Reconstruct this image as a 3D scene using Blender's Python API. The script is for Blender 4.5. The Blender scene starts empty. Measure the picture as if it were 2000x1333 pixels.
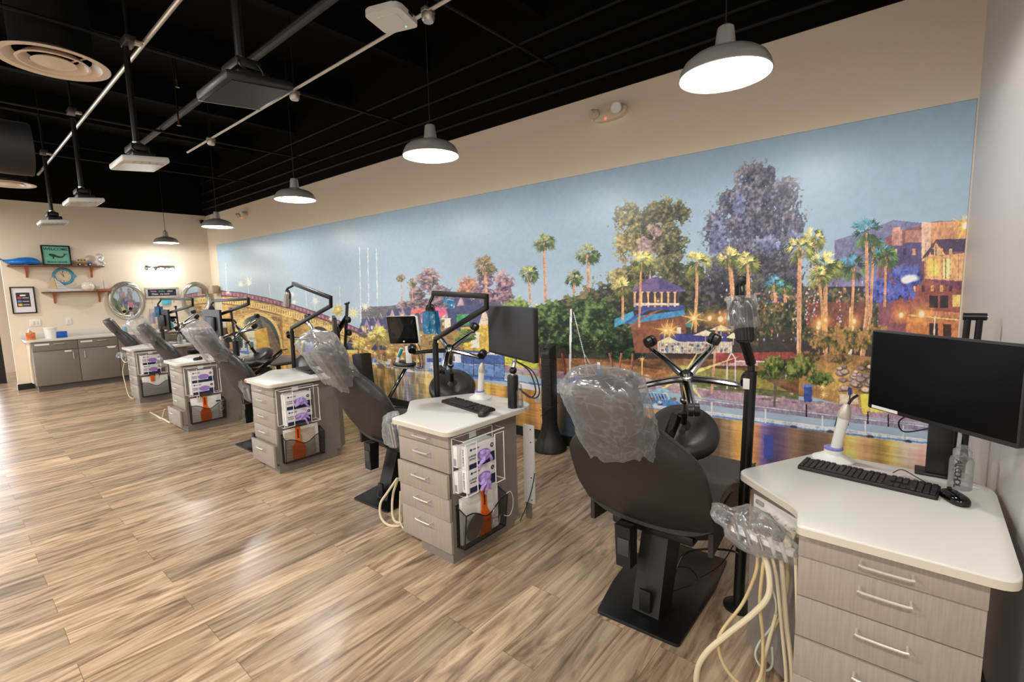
PEND_W, ROOM_W, WORLD, VAN_W, EXPO = 36, 76, .82, 9, -.05
import bpy, bmesh, math, random
import numpy as np
from mathutils import Vector, Matrix, Euler
random.seed(7); rng = np.random.default_rng(11)
PI = math.pi
scene = bpy.context.scene
COL = scene.collection
R = math.radians

# ------------------------------------------------------------------ camera
F, YAW, PITCH, ROLL = 936.66, .7006, -.1168, -.0242
CAM = Vector((11.82, -3.8851, 1.612))
fw = Vector((-math.sin(YAW)*math.cos(PITCH), math.cos(YAW)*math.cos(PITCH), math.sin(PITCH)))
_rt = Vector((math.cos(YAW), math.sin(YAW), 0)); _up = _rt.cross(fw)
rt = math.cos(ROLL)*_rt + math.sin(ROLL)*_up
up = -math.sin(ROLL)*_rt + math.cos(ROLL)*_up
cd = bpy.data.cameras.new('camera'); cam = bpy.data.objects.new('camera', cd); COL.objects.link(cam)
cd.sensor_width = 36; cd.lens = F/2000*36; cd.clip_start = .02
m3 = Matrix((rt, up, -fw)).transposed()
cam.matrix_world = Matrix.Translation(CAM) @ m3.to_4x4()
scene.camera = cam
def at(u, v, x=None, y=None, z=None):
    """point of the room seen at a photograph pixel, on a plane x, y or z = const"""
    d = rt*((u-1000)/F) + up*((666.5-v)/F) + fw
    if x is not None: t = (x-CAM.x)/d.x
    elif y is not None: t = (y-CAM.y)/d.y
    else: t = (z-CAM.z)/d.z
    return CAM + d*t

# ------------------------------------------------------------------ scene helpers
def tag(o, label=None, cat=None, group=None, kind=None):
    if label: o['label'] = label
    if cat: o['category'] = cat
    if group: o['group'] = group
    if kind: o['kind'] = kind
    return o
def thing(name, label, cat, loc=(0, 0, 0), rotz=0, group=None):
    o = bpy.data.objects.new(name, None); COL.objects.link(o)
    o.empty_display_size = .05
    o.location = loc; o.rotation_euler = (0, 0, rotz)
    return tag(o, label, cat, group)
def children(o): return [c for c in COL.objects if c.parent == o]
def copy_tree(o, parent=None):
    c = o.copy(); COL.objects.link(c); c.parent = parent
    for ch in children(o): copy_tree(ch, c)
    return c

class MB:
    def __init__(s): s.bm = bmesh.new()
    def _mv(s, vs, M):
        if M is not None:
            for v in vs: v.co = M @ v.co
    def box(s, c, size, M=None, bev=0, seg=2):
        r = bmesh.ops.create_cube(s.bm, size=1)
        for v in r['verts']: v.co = Vector((v.co.x*size[0], v.co.y*size[1], v.co.z*size[2]))
        vs = r['verts']
        if bev:
            es = list({e for v in vs for e in v.link_edges})
            b = bmesh.ops.bevel(s.bm, geom=es, offset=bev, segments=seg, profile=.5, affect='EDGES')
            seen = set(b['verts']); st = list(seen)
            while st:
                v = st.pop()
                for e in v.link_edges:
                    w = e.other_vert(v)
                    if w not in seen: seen.add(w); st.append(w)
            vs = list(seen)
        for v in vs:
            v.co = v.co + Vector(c)
        s._mv(vs, M); return s
    def box2(s, a, b, bev=0, M=None):
        c = [(a[i]+b[i])/2 for i in range(3)]; z = [abs(b[i]-a[i]) for i in range(3)]
        return s.box(c, z, M, bev)
    def bar(s, p0, p1, w, h, bev=0, upv=(0, 0, 1)):
        """flat bar from p0 to p1, w across, h along upv"""
        p0 = Vector(p0); p1 = Vector(p1); d = p1-p0; L = d.length; d.normalize()
        sx = d.cross(Vector(upv)); 
        if sx.length < 1e-4: sx = d.cross(Vector((1, 0, 0)))
        sx.normalize(); su = sx.cross(d)
        M = Matrix.Translation((p0+p1)/2) @ Matrix((d, sx, su)).transposed().to_4x4()
        return s.box((0, 0, 0), (L, w, h), M, bev)
    def ring(s, c, ax, r, n, ph=0):
        ax = Vector(ax).normalized()
        a = ax.cross(Vector((0, 0, 1)))
        if a.length < 1e-3: a = ax.cross(Vector((1, 0, 0)))
        a.normalize(); b = ax.cross(a)
        return [s.bm.verts.new(Vector(c)+a*r*math.cos(2*PI*i/n+ph)+b*r*math.sin(2*PI*i/n+ph)) for i in range(n)]
    def skin(s, rings, cap=True, closed=False):
        n = len(rings[0]); k = len(rings)
        for j in range(k if closed else k-1):
            A, B = rings[j], rings[(j+1) % k]
            for i in range(n):
                try: s.bm.faces.new((A[i], A[(i+1) % n], B[(i+1) % n], B[i]))
                except ValueError: pass
        if cap and not closed:
            s.bm.faces.new(rings[0][::-1]); s.bm.faces.new(rings[-1])
        return s
    def cyl(s, p0, p1, r0, r1=None, n=16, cap=True):
        r1 = r0 if r1 is None else r1
        d = Vector(p1)-Vector(p0)
        return s.skin([s.ring(p0, d, r0, n), s.ring(p1, d, r1, n)], cap)
    def tube(s, pts, r, n=8, smooth=4, closed=False, flat=None):
        P = [Vector(p) for p in pts]
        if smooth > 1 and len(P) > 2:
            Q = []
            k = len(P); rngk = k if closed else k-1
            for i in range(rngk):
                p0 = P[(i-1) % k] if (closed or i > 0) else P[i]; p1 = P[i]; p2 = P[(i+1) % k]
                p3 = P[(i+2) % k] if (closed or i+2 < k) else p2
                for j in range(smooth):
                    t = j/smooth
                    Q.append(.5*((2*p1)+(p2-p0)*t+(2*p0-5*p1+4*p2-p3)*t*t+(3*p1-p0-3*p2+p3)*t**3))
            if not closed: Q.append(P[-1])
            P = Q
        k = len(P); rs = []; prev = None
        for i in range(k):
            d = (P[(i+1) % k]-P[(i-1) % k]) if closed else (P[min(i+1, k-1)]-P[max(i-1, 0)])
            if d.length < 1e-9: d = Vector((0, 0, 1))
            d.normalize()
            if prev is None:
                a = d.cross(Vector((0, 0, 1)))
                if a.length < 1e-2: a = d.cross(Vector((1, 0, 0)))
            else: a = prev-d*prev.dot(d)
            a.normalize(); prev = a; b = d.cross(a)
            rr = r(i/(k-1)) if callable(r) else r
            rs.append([s.bm.verts.new(P[i]+a*rr*math.cos(2*PI*q/n)+b*rr*(flat or 1)*math.sin(2*PI*q/n)) for q in range(n)])
        return s.skin(rs, True, closed)
    def wire(s, pts, r, n=6, closed=False):
        return s.tube(pts, r, n, 1, closed)
    def lathe(s, prof, n=24, M=None, cap=True):
        rs = []
        for r, z in prof:
            ring = [s.bm.verts.new((max(r, 1e-4)*math.cos(2*PI*i/n), max(r, 1e-4)*math.sin(2*PI*i/n), z)) for i in range(n)]
            rs.append(ring)
        s.skin(rs, cap)
        s._mv([v for q in rs for v in q], M); return s
    def prism(s, out, z0, z1, M=None, bev=0):
        a = [s.bm.verts.new((p[0], p[1], z0)) for p in out]; b = [s.bm.verts.new((p[0], p[1], z1)) for p in out]
        n = len(out); vs = a+b
        s.bm.faces.new(a[::-1]); f = s.bm.faces.new(b)
        for i in range(n): s.bm.faces.new((a[i], a[(i+1) % n], b[(i+1) % n], b[i]))
        if bev:
            r = bmesh.ops.bevel(s.bm, geom=list(f.edges), offset=bev, segments=2, profile=.5, affect='EDGES')
            vs = list(set([v for v in vs if v.is_valid]+r['verts']))
        s._mv(vs, M); return s
    def grid(s, fn, nu, nv, M=None, cu=False):
        g = [[s.bm.verts.new(fn(i/(nu if cu else nu-1), j/(nv-1))) for i in range(nu)] for j in range(nv)]
        for j in range(nv-1):
            for i in range(nu if cu else nu-1):
                s.bm.faces.new((g[j][i], g[j][(i+1) % nu], g[j+1][(i+1) % nu], g[j+1][i]))
        s._mv([v for r_ in g for v in r_], M); return g
    def slab(s, fn, nrm, th, nu, nv):
        """closed curved board: surface fn(u,v) and its copy moved th along nrm(u,v)"""
        A = s.grid(fn, nu, nv)
        B = s.grid(lambda u, v: Vector(fn(u, v))+Vector(nrm(u, v))*(th(u, v) if callable(th) else th), nu, nv)
        bd = [(j, i) for i in range(nu) for j in [0]]+[(j, nu-1) for j in range(1, nv)]+[(nv-1, i) for i in range(nu-2, -1, -1)]+[(j, 0) for j in range(nv-2, 0, -1)]
        k = len(bd)
        for q in range(k):
            j, i = bd[q]; j2, i2 = bd[(q+1) % k]
            s.bm.faces.new((A[j][i], B[j][i], B[j2][i2], A[j2][i2]))
        return s
    def cushion(s, c, size, e=(.35, .35), M=None, nu=32, nv=16):
        sp = lambda x, p: math.copysign(abs(x)**p, x)
        def fn(u, v):
            a = 2*PI*u; b = -PI/2+PI*v
            cb = sp(math.cos(b), e[1])
            return Vector((c[0]+size[0]/2*cb*sp(math.cos(a), e[0]), c[1]+size[1]/2*cb*sp(math.sin(a), e[0]), c[2]+size[2]/2*sp(math.sin(b), e[1])))
        s.grid(fn, nu, nv, M, cu=True); return s
    def face(s, pts):
        s.bm.faces.new([s.bm.verts.new(p) for p in pts]); return s
    def noise(s, amp, seed=0, scale=10):
        from mathutils import noise as N
        for v in s.bm.verts:
            d = N.noise_vector(v.co*scale+Vector((seed*3.1, seed*1.7, seed)))
            v.co += d*amp
        return s
    def build(s, name, mat, parent=None, smooth=True, loc=None, ang=35):
        bmesh.ops.remove_doubles(s.bm, verts=s.bm.verts, dist=1e-6)
        bmesh.ops.recalc_face_normals(s.bm, faces=s.bm.faces)
        me = bpy.data.meshes.new(name); 
        if smooth:
            for f in s.bm.faces: f.smooth = True
            for e in s.bm.edges:
                if len(e.link_faces) == 2 and e.calc_face_angle(0) > R(ang): e.smooth = False
        s.bm.to_mesh(me); s.bm.free()
        me.materials.append(mat)
        o = bpy.data.objects.new(name, me); COL.objects.link(o)
        if parent is not None: o.parent = parent
        if loc is not None: o.location = loc
        return o

def rounded(pts, r=.03, n=4):
    """round the corners of a polygon; r may be a list"""
    out = []; k = len(pts)
    for i in range(k):
        p = Vector((*pts[i][:2], 0)); a = Vector((*pts[i-1][:2], 0)); b = Vector((*pts[(i+1) % k][:2], 0))
        rr = r[i] if isinstance(r, (list, tuple)) else r
        if rr <= 0: out.append((p.x, p.y)); continue
        d0 = (a-p); d1 = (b-p); rr = min(rr, d0.length*.48, d1.length*.48)
        q0 = p+d0.normalized()*rr; q1 = p+d1.normalized()*rr
        for j in range(n+1):
            t = j/n; q = q0*(1-t)**2+p*2*t*(1-t)+q1*t*t
            out.append((q.x, q.y))
    return out
def text_mesh(body, size, name, mat, parent, M, ext=.0004, bold=False, sx=1, align='CENTER'):
    cu = bpy.data.curves.new(name, 'FONT'); cu.body = body; cu.size = size; cu.extrude = ext
    cu.align_x = align; cu.align_y = 'CENTER'
    if bold: cu.offset = size*.02
    o = bpy.data.objects.new(name, cu); COL.objects.link(o)
    dg = bpy.context.evaluated_depsgraph_get()
    me = bpy.data.meshes.new_from_object(o.evaluated_get(dg)); me.name = name
    bpy.data.objects.remove(o); bpy.data.curves.remove(cu)
    me.transform(M @ Matrix.Diagonal((sx, 1, 1, 1)))
    me.materials.clear(); me.materials.append(mat)
    t = bpy.data.objects.new(name, me); COL.objects.link(t); t.parent = parent
    return t
def frameM(o, xa, ya):
    """matrix whose local x,y run along xa,ya with origin o"""
    xa = Vector(xa).normalized(); ya = Vector(ya).normalized(); za = xa.cross(ya)
    return Matrix.Translation(o) @ Matrix((xa, ya, za)).transposed().to_4x4()

# ------------------------------------------------------------------ materials
def lin(c):
    return tuple(((x/255)/12.92 if x/255 <= .04045 else ((x/255+.055)/1.055)**2.4) for x in c)+(1,)
MAT = {}
def mat(name, rgb=(128, 128, 128), rough=.5, metal=0, spec=.5, emit=None, es=0, coat=0, trans=0, bump=0, bscale=80, var=0, vscale=5, vstretch=(1, 1, 1)):
    if name in MAT: return MAT[name]
    m = bpy.data.materials.new(name); m.use_nodes = True; nt = m.node_tree; b = nt.nodes['Principled BSDF']
    b.inputs['Base Color'].default_value = lin(rgb); b.inputs['Roughness'].default_value = rough
    b.inputs['Metallic'].default_value = metal; b.inputs['Specular IOR Level'].default_value = spec
    b.inputs['Coat Weight'].default_value = coat
    if trans: b.inputs['Transmission Weight'].default_value = trans
    if emit: b.inputs['Emission Color'].default_value = lin(emit); b.inputs['Emission Strength'].default_value = es
    if bump or var:
        tc = nt.nodes.new('ShaderNodeTexCoord')
        mp = nt.nodes.new('ShaderNodeMapping'); mp.inputs['Scale'].default_value = vstretch
        nt.links.new(tc.outputs['Object'], mp.inputs['Vector'])
    if bump:
        n = nt.nodes.new('ShaderNodeTexNoise'); n.inputs['Scale'].default_value = bscale; n.inputs['Detail'].default_value = 3
        nt.links.new(mp.outputs['Vector'], n.inputs['Vector'])
        bp = nt.nodes.new('ShaderNodeBump'); bp.inputs['Strength'].default_value = bump; bp.inputs['Distance'].default_value = .002
        nt.links.new(n.outputs['Fac'], bp.inputs['Height']); nt.links.new(bp.outputs['Normal'], b.inputs['Normal'])
    if var:
        n = nt.nodes.new('ShaderNodeTexNoise'); n.inputs['Scale'].default_value = vscale; n.inputs['Detail'].default_value = 4
        nt.links.new(mp.outputs['Vector'], n.inputs['Vector'])
        rp = nt.nodes.new('ShaderNodeValToRGB'); c = lin(rgb)
        rp.color_ramp.elements[0].position = .3; rp.color_ramp.elements[1].position = .7
        rp.color_ramp.elements[0].color = tuple(x*(1-var) for x in c[:3])+(1,)
        rp.color_ramp.elements[1].color = tuple(min(1, x*(1+var)) for x in c[:3])+(1,)
        nt.links.new(n.outputs['Fac'], rp.inputs['Fac']); nt.links.new(rp.outputs['Color'], b.inputs['Base Color'])
    MAT[name] = m; return m
WALL = mat('wall_paint', (228, 213, 192), .75, bump=.08, bscale=220)
GREYW = mat('grey_wall_paint', (205, 202, 198), .45, bump=.05, bscale=200)
BLK = mat('black_ceiling_paint', (5, 5, 5), .95, spec=.15)
BLKP = mat('black_pipe_paint', (10, 10, 11), .6, spec=.3)
BASEB = mat('black_baseboard', (14, 14, 15), .5)
CABF = mat('grey_laminate', (156, 146, 134), .42, var=.09, vscale=26, vstretch=(7, 7, .35))
CABD = mat('shaded_grey_laminate', (122, 115, 108), .45, var=.05, vscale=26, vstretch=(7, 7, .4))  # the same grey laminate, darkened in colour for shade on the cabinet sides
FARCAB = mat('taupe_laminate', (128, 119, 109), .5, var=.04, vscale=20, vstretch=(6, 6, .4))
TOPW = mat('white_laminate', (226, 223, 216), .3)
TOPE = mat('counter_edge', (205, 196, 180), .4)
TOPG = mat('pale_grey_laminate', (205, 200, 190), .35)
CHROME = mat('chrome', (205, 205, 205), .13, 1)
STEEL = mat('brushed_steel', (190, 188, 184), .3, 1)
PSTEEL = mat('spun_steel_shade', (188, 186, 182), .32, .55)
NICKEL = mat('satin_nickel', (222, 219, 212), .35, .55)
LEATH = mat('black_leather', (44, 43, 43), .36, bump=.25, bscale=260)
LEATG = mat('grey_leather', (74, 70, 66), .4, bump=.2, bscale=240)
SHELL = mat('black_textured_plastic', (40, 37, 34), .5, bump=.25, bscale=500)
BLKM = mat('black_metal', (12, 12, 13), .38)
BLKG = mat('black_gloss', (8, 8, 9), .12)
BLKPL = mat('black_plastic', (18, 18, 19), .42)
KEYM = mat('key_plastic', (26, 26, 28), .5)
SCRN = mat('screen_glass', (3, 3, 4), .3, spec=.15)
SCRM = mat('matt_screen', (22, 22, 23), .45)
WHT = mat('white_plastic', (228, 226, 220), .4)
WHTM = mat('white_metal', (232, 230, 225), .35)
CREAM = mat('cream_hose', (214, 201, 170), .42)
CREAM2 = mat('tan_hose', (200, 178, 132), .42)
CARD = mat('white_card', (232, 229, 226), .6)
NAVY = mat('navy_print', (28, 36, 78), .55)
LILAC = mat('lilac_print', (160, 128, 200), .55)
LILG = mat('lilac_glove', (176, 150, 214), .5, bump=.5, bscale=60)
INK = mat('dark_ink', (40, 44, 80), .6)
ORNG = mat('orange_plastic', (232, 104, 22), .4)
TEAL = mat('teal_plastic', (24, 140, 150), .4)
BLUE = mat('blue_plastic', (22, 82, 176), .45)
CYAN = mat('turquoise_bag_film', (20, 140, 190), .3)
WOODS = mat('shelf_wood', (112, 62, 34), .45, var=.35, vscale=9, vstretch=(1, 8, 8))
WOODB = mat('bracket_wood', (170, 92, 52), .5, var=.2, vscale=9, vstretch=(6, 6, 1))
PAPER = mat('paper', (240, 236, 228), .7)
SILV = mat('silver_frame', (176, 172, 160), .28, .85)
MIRR = mat('mirror_glass', (225, 228, 228), .02, 1)
GALV = mat('galvanised_conduit', (215, 205, 190), .35, .8)

def film(name, tint=(235, 240, 245), tr=.8, bump=1.0, refl=.5, scale=7):
    """thin clear plastic: mostly see-through, a little milky, pale lines painted where creases catch lamps"""
    m = bpy.data.materials.new(name); m.use_nodes = True; nt = m.node_tree; nt.nodes.clear()
    N = nt.nodes.new; L = nt.links.new; out = N('ShaderNodeOutputMaterial'); t = N('ShaderNodeBsdfTransparent'); g = N('ShaderNodeBsdfGlossy'); d = N('ShaderNodeBsdfTranslucent'); d2 = N('ShaderNodeBsdfDiffuse')
    g.inputs['Roughness'].default_value = .2; t.inputs['Color'].default_value = (1, 1, 1, 1) if tr > .5 else lin(tint)
    d2.inputs['Color'].default_value = lin(tint); d.inputs['Color'].default_value = lin(tint)
    tc = N('ShaderNodeTexCoord'); ns = N('ShaderNodeTexNoise'); ns.inputs['Scale'].default_value = scale; ns.inputs['Detail'].default_value = 2; ns.inputs['Distortion'].default_value = 2.5; ns.inputs['Roughness'].default_value = .4
    L(tc.outputs['Object'], ns.inputs['Vector'])
    bp = N('ShaderNodeBump'); bp.inputs['Strength'].default_value = bump*.7; bp.inputs['Distance'].default_value = .02; L(ns.outputs['Fac'], bp.inputs['Height'])
    L(bp.outputs['Normal'], g.inputs['Normal'])
    # creases: fold highlights painted as straight pale lines between flat facets
    mxv = N('ShaderNodeMixRGB'); mxv.inputs[0].default_value = .10; L(tc.outputs['Object'], mxv.inputs[1]); L(ns.outputs['Color'], mxv.inputs[2])
    vo = N('ShaderNodeTexVoronoi'); vo.feature = 'DISTANCE_TO_EDGE'; vo.inputs['Scale'].default_value = scale*1.5; L(mxv.outputs[0], vo.inputs['Vector'])
    rp = N('ShaderNodeValToRGB'); e = rp.color_ramp.elements; e[0].position = 0; e[0].color = (1, 1, 1, 1); e[1].position = .07; e[1].color = (0, 0, 0, 1)
    L(vo.outputs['Distance'], rp.inputs['Fac'])
    fr = N('ShaderNodeLayerWeight'); fr.inputs['Blend'].default_value = .35
    md = N('ShaderNodeMixShader'); md.inputs[0].default_value = .5; L(d.outputs[0], md.inputs[1]); L(d2.outputs[0], md.inputs[2])
    ma = N('ShaderNodeMath'); ma.operation = 'MULTIPLY_ADD'; ma.inputs[1].default_value = .12*bump; ma.inputs[2].default_value = 1-tr; ma.use_clamp = True; L(rp.outputs[0], ma.inputs[0])
    mb = N('ShaderNodeMath'); mb.operation = 'MULTIPLY_ADD'; mb.inputs[1].default_value = .30; mb.use_clamp = True; L(fr.outputs['Facing'], mb.inputs[0]); L(ma.outputs[0], mb.inputs[2])
    m1 = N('ShaderNodeMixShader'); L(mb.outputs[0], m1.inputs[0]); L(t.outputs[0], m1.inputs[1]); L(md.outputs[0], m1.inputs[2])
    m2 = N('ShaderNodeMixShader'); mc = N('ShaderNodeMath'); mc.operation = 'MULTIPLY_ADD'; mc.inputs[1].default_value = refl; mc.inputs[2].default_value = .05; L(fr.outputs['Fresnel'], mc.inputs[0])
    L(mc.outputs[0], m2.inputs[0]); L(m1.outputs[0], m2.inputs[1]); L(g.outputs[0], m2.inputs[2])
    L(m2.outputs[0], out.inputs['Surface']); MAT[name] = m; return m
FILM = film('clear_plastic_film', tr=.93)
FILMB = film('blue_plastic_film', (40, 160, 215), .35)
GLASS = film('clear_bottle_plastic', (235, 238, 240), .9, .0, .5)
LIQ = film('clear_liquid', (225, 230, 232), .85, .0, .3)

def wood_floor():
    m = bpy.data.materials.new('oak_plank_floor'); m.use_nodes = True; nt = m.node_tree; L = nt.links
    b = nt.nodes['Principled BSDF']
    tc = nt.nodes.new('ShaderNodeTexCoord')
    mp = nt.nodes.new('ShaderNodeMapping'); mp.inputs['Rotation'].default_value = (0, 0, R(90)); L.new(tc.outputs['Object'], mp.inputs['Vector'])
    br = nt.nodes.new('ShaderNodeTexBrick'); br.offset = .37; br.offset_frequency = 2
    br.inputs['Scale'].default_value = 1; br.inputs['Brick Width'].default_value = 1.22; br.inputs['Row Height'].default_value = .178
    br.inputs['Mortar Size'].default_value = .0011; br.inputs['Mortar Smooth'].default_value = .1; br.inputs['Bias'].default_value = 0
    br.inputs['Color1'].default_value = (0, 0, 0, 1); br.inputs['Color2'].default_value = (1, 1, 1, 1); br.inputs['Mortar'].default_value = (.5, .5, .5, 1)
    L.new(mp.outputs[0], br.inputs['Vector'])
    # each plank shifts the grain pattern
    sc = nt.nodes.new('ShaderNodeVectorMath'); sc.operation = 'MULTIPLY'; sc.inputs[1].default_value = (.8, 6.2, 1)
    L.new(mp.outputs[0], sc.inputs[0])
    of = nt.nodes.new('ShaderNodeVectorMath'); of.operation = 'MULTIPLY_ADD'; of.inputs[1].default_value = (37, 11, 23)
    L.new(br.outputs['Color'], of.inputs[0]); L.new(sc.outputs[0], of.inputs[2])
    n1 = nt.nodes.new('ShaderNodeTexNoise'); n1.inputs['Scale'].default_value = 1.5; n1.inputs['Detail'].default_value = 8; n1.inputs['Roughness'].default_value = .58; n1.inputs['Distortion'].default_value = 2.4
    L.new(of.outputs[0], n1.inputs['Vector'])
    r1 = nt.nodes.new('ShaderNodeValToRGB'); e = r1.color_ramp.elements
    e[0].position = .24; e[0].color = lin((92, 74, 60)); e[1].position = .82; e[1].color = lin((216, 194, 166))
    for p, c in ((.38, (138, 114, 92)), (.5, (176, 150, 123)), (.62, (198, 174, 145))):
        q = r1.color_ramp.elements.new(p); q.color = lin(c)
    L.new(n1.outputs['Fac'], r1.inputs['Fac'])
    sc2 = nt.nodes.new('ShaderNodeVectorMath'); sc2.operation = 'MULTIPLY'; sc2.inputs[1].default_value = (1.2, 62, 1)
    L.new(mp.outputs[0], sc2.inputs[0])
    of2 = nt.nodes.new('ShaderNodeVectorMath'); of2.operation = 'MULTIPLY_ADD'; of2.inputs[1].default_value = (17, 31, 5)
    L.new(br.outputs['Color'], of2.inputs[0]); L.new(sc2.outputs[0], of2.inputs[2])
    n2 = nt.nodes.new('ShaderNodeTexNoise'); n2.inputs['Scale'].default_value = 1.6; n2.inputs['Detail'].default_value = 4
    L.new(of2.outputs[0], n2.inputs['Vector'])
    r2 = nt.nodes.new('ShaderNodeValToRGB'); r2.color_ramp.elements[0].position = .3; r2.color_ramp.elements[0].color = (.84, .83, .82, 1)
    r2.color_ramp.elements[1].position = .6; r2.color_ramp.elements[1].color = (1, 1, 1, 1); L.new(n2.outputs['Fac'], r2.inputs['Fac'])
    mx = nt.nodes.new('ShaderNodeMixRGB'); mx.blend_type = 'MULTIPLY'; mx.inputs[0].default_value = .9
    L.new(r1.outputs[0], mx.inputs[1]); L.new(r2.outputs[0], mx.inputs[2])
    # plank-to-plank tone
    r3 = nt.nodes.new('ShaderNodeValToRGB'); r3.color_ramp.elements[0].color = (.72, .72, .73, 1); r3.color_ramp.elements[1].color = (1.16, 1.14, 1.12, 1)
    L.new(br.outputs['Color'], r3.inputs['Fac'])
    mx2 = nt.nodes.new('ShaderNodeMixRGB'); mx2.blend_type = 'MULTIPLY'; mx2.inputs[0].default_value = 1
    L.new(mx.outputs[0], mx2.inputs[1]); L.new(r3.outputs[0], mx2.inputs[2])
    mo = nt.nodes.new('ShaderNodeMixRGB'); mo.inputs[2].default_value = lin((112, 88, 66)); L.new(br.outputs['Fac'], mo.inputs[0]); L.new(mx2.outputs[0], mo.inputs[1])
    L.new(mo.outputs[0], b.inputs['Base Color'])
    b.inputs['Roughness'].default_value = .27; b.inputs['Specular IOR Level'].default_value = .6
    bp = nt.nodes.new('ShaderNodeBump'); bp.inputs['Strength'].default_value = .12; bp.inputs['Distance'].default_value = .002
    L.new(n2.outputs['Fac'], bp.inputs['Height']); L.new(bp.outputs[0], b.inputs['Normal'])
    return m
FLOORM = wood_floor()
MURAL_GAIN = 1.05
# ------------------------------------------------------------------ the room
ZS = 3.24            # where the black upper wall starts
CEIL = 4.35
def struct(name, mb, m, **k):
    o = mb.build(name, m, smooth=False, **k); o['kind'] = 'structure'; return o
struct('floor', MB().box2((-3.2, -9.5, -.06), (13.4, .12, 0)), FLOORM)
struct('wall_right', MB().box2((-.12, 0, 0), (12.03, .12, CEIL)), WALL)
struct('wall_back', MB().box2((-.12, -3.15, 0), (0, 0, CEIL)), WALL)
NW0, NW1 = (12.03, 0), (12.14, -2.42)     # the short grey wall beside the nearest desk
struct('wall_near', MB().prism([NW0, NW1, (12.26, -2.42), (12.26, .12), (12.03, .12)], 0, CEIL), GREYW)
struct('ceiling', MB().box2((-3.2, -9.5, CEIL), (13.4, .12, CEIL+.06)), BLK)
struct('trim_1', MB().box2((.02, -.02, ZS), (12.03, 0, CEIL)), BLK)
struct('trim_2', MB().box2((0, -3.15, ZS), (.02, 0, CEIL)), BLK)
struct('baseboard_right', MB().box2((.012, -.012, 0), (12.03, 0, .1016), .002), BASEB)
struct('baseboard_back', MB().box2((0, -3.162, 0), (.012, -.012, .1016), .002), BASEB)
struct('baseboard_end', MB().box2((-.12, -3.162, 0), (0, -3.15, .1016)), mat('pale_baseboard', (205, 200, 190), .3))
struct('baseboard_near', MB().prism([(12.018, 0), (12.126, -2.42), (12.14, -2.42), (12.03, 0)], 0, .1016), BASEB)
# passage beyond the far wall: its own side wall and a black door frame
struct('wall_left', MB().box2((-3.1, -7.0, 0), (-3.0, .1, CEIL)), WALL)
struct('trim_3', MB().box2((-3.0, -7.0, ZS), (-2.98, .1, CEIL)), BLK)
q_ = at(17, 748, z=0)
struct('door_1', MB().box2((q_.x-.10, q_.y-.16, 0), (q_.x+.02, q_.y-.02, 2.25), .004), mat('black_door_frame', (14, 15, 17), .4))
struct('window_1', MB().box2((-2.99, -6.4, .05), (-2.96, -3.30, 3.1)), mat('bright_daylight_glass', (240, 245, 250), .2, emit=(235, 242, 255), es=4.0))
# joists and pipes under the black deck
for i, x in enumerate([-2.2, -.6, 1.0, 2.6, 4.2, 5.8, 7.4, 9.0, 10.6, 12.2]):
    struct('trim_joist', MB().box2((x-.05, -9.4, CEIL-.3), (x+.05, -.03, CEIL)), BLK)

def pipe(name, label, pts, r, m, cat, group=None):
    o = MB().wire(pts, r, 10).build(name, m); return tag(o, label, cat, group)
TRK = 3.5
pipe('conduit', 'silver metal conduit run nearest the room side above the row of hanging screens', [(1.2, -2.68, TRK), (10.8, -2.68, TRK)], .016, GALV, 'conduit')
pipe('conduit', 'silver metal conduit run closest to the mural, passing behind the white access point', [(4.15, -1.51, TRK), (11.2, -1.51, TRK)], .014, GALV, 'conduit')
pipe('sprinkler_pipe', 'dark thick pipe between the two silver conduits on the black ceiling', [(3.2, -1.93, 3.6), (11.4, -1.93, 3.6)], .034, mat('dark_pipe', (30, 27, 24), .5), 'pipe')
for k, (z, y) in enumerate([(3.36, -.05), (3.50, -.05), (3.68, -.06), (3.9, -.05)]):
    lab = ['lowest', 'second lowest', 'third lowest', 'topmost'][k]
    pipe('wall_pipe', lab+' thin black pipe running along the black band above the mural wall', [(.05, y, z), (11.95, y, z)], .017, BLKP, 'pipe', 'black pipes above the mural')
for k, (x, lab) in enumerate([(9.2, 'nearest to the camera'), (7.0, 'second from the camera'), (4.7, 'third from the camera'), (2.5, 'furthest from the camera')]):
    pipe('cross_pipe', 'thin black cross pipe under the ceiling, '+lab, [(x, -7, 3.56), (x, -.06, 3.56)], .014, BLKP, 'pipe', 'cross pipes')
for k, (px, py, lab) in enumerate([(575, 185, 'by the big black screen'), (412, 275, 'left of the black screen'), (836, 28, 'by the access point')]):
    p = at(px, py, y=-1.51)
    t = thing('junction_box', 'small round metal junction box on the conduit '+lab, 'junction box', p, group='conduit junction boxes')
    MB().lathe([(.001, -.05), (.035, -.05), (.045, -.035), (.045, .0), (.001, .0)], 16).build('box_body', GALV, t)
    MB().box((0, 0, .02), (.05, .09, .03), None, .004).build('clamp', GALV, t); MB().cyl((0, 0, .03), (0, 0, CEIL-p.z), .006, None, 8).build('hanger_rod', BLKP, t)
for k, (px, py, lab) in enumerate([(250, 82, 'above the second hanging screen from the camera'), (140, 218, 'above the third hanging screen from the camera'), (85, 298, 'above the furthest hanging screen')]):
    p = at(px, py, y=-2.76)
    t = thing('pole_bracket', 'grey metal ceiling bracket '+lab, 'bracket', p, group='screen pole brackets')
    MB().box((0, 0, 0), (.16, .07, .05), None, .004).build('plate', mat('dull_bracket', (88, 84, 80), .4, .6), t)
    MB().box((.1, .04, -.03), (.05, .05, .025), None, .003).build('clamp', GALV, t); MB().cyl((0, 0, .02), (0, 0, CEIL-p.z), .012, None, 8).build('hanger_rod', BLKP, t)
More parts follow.
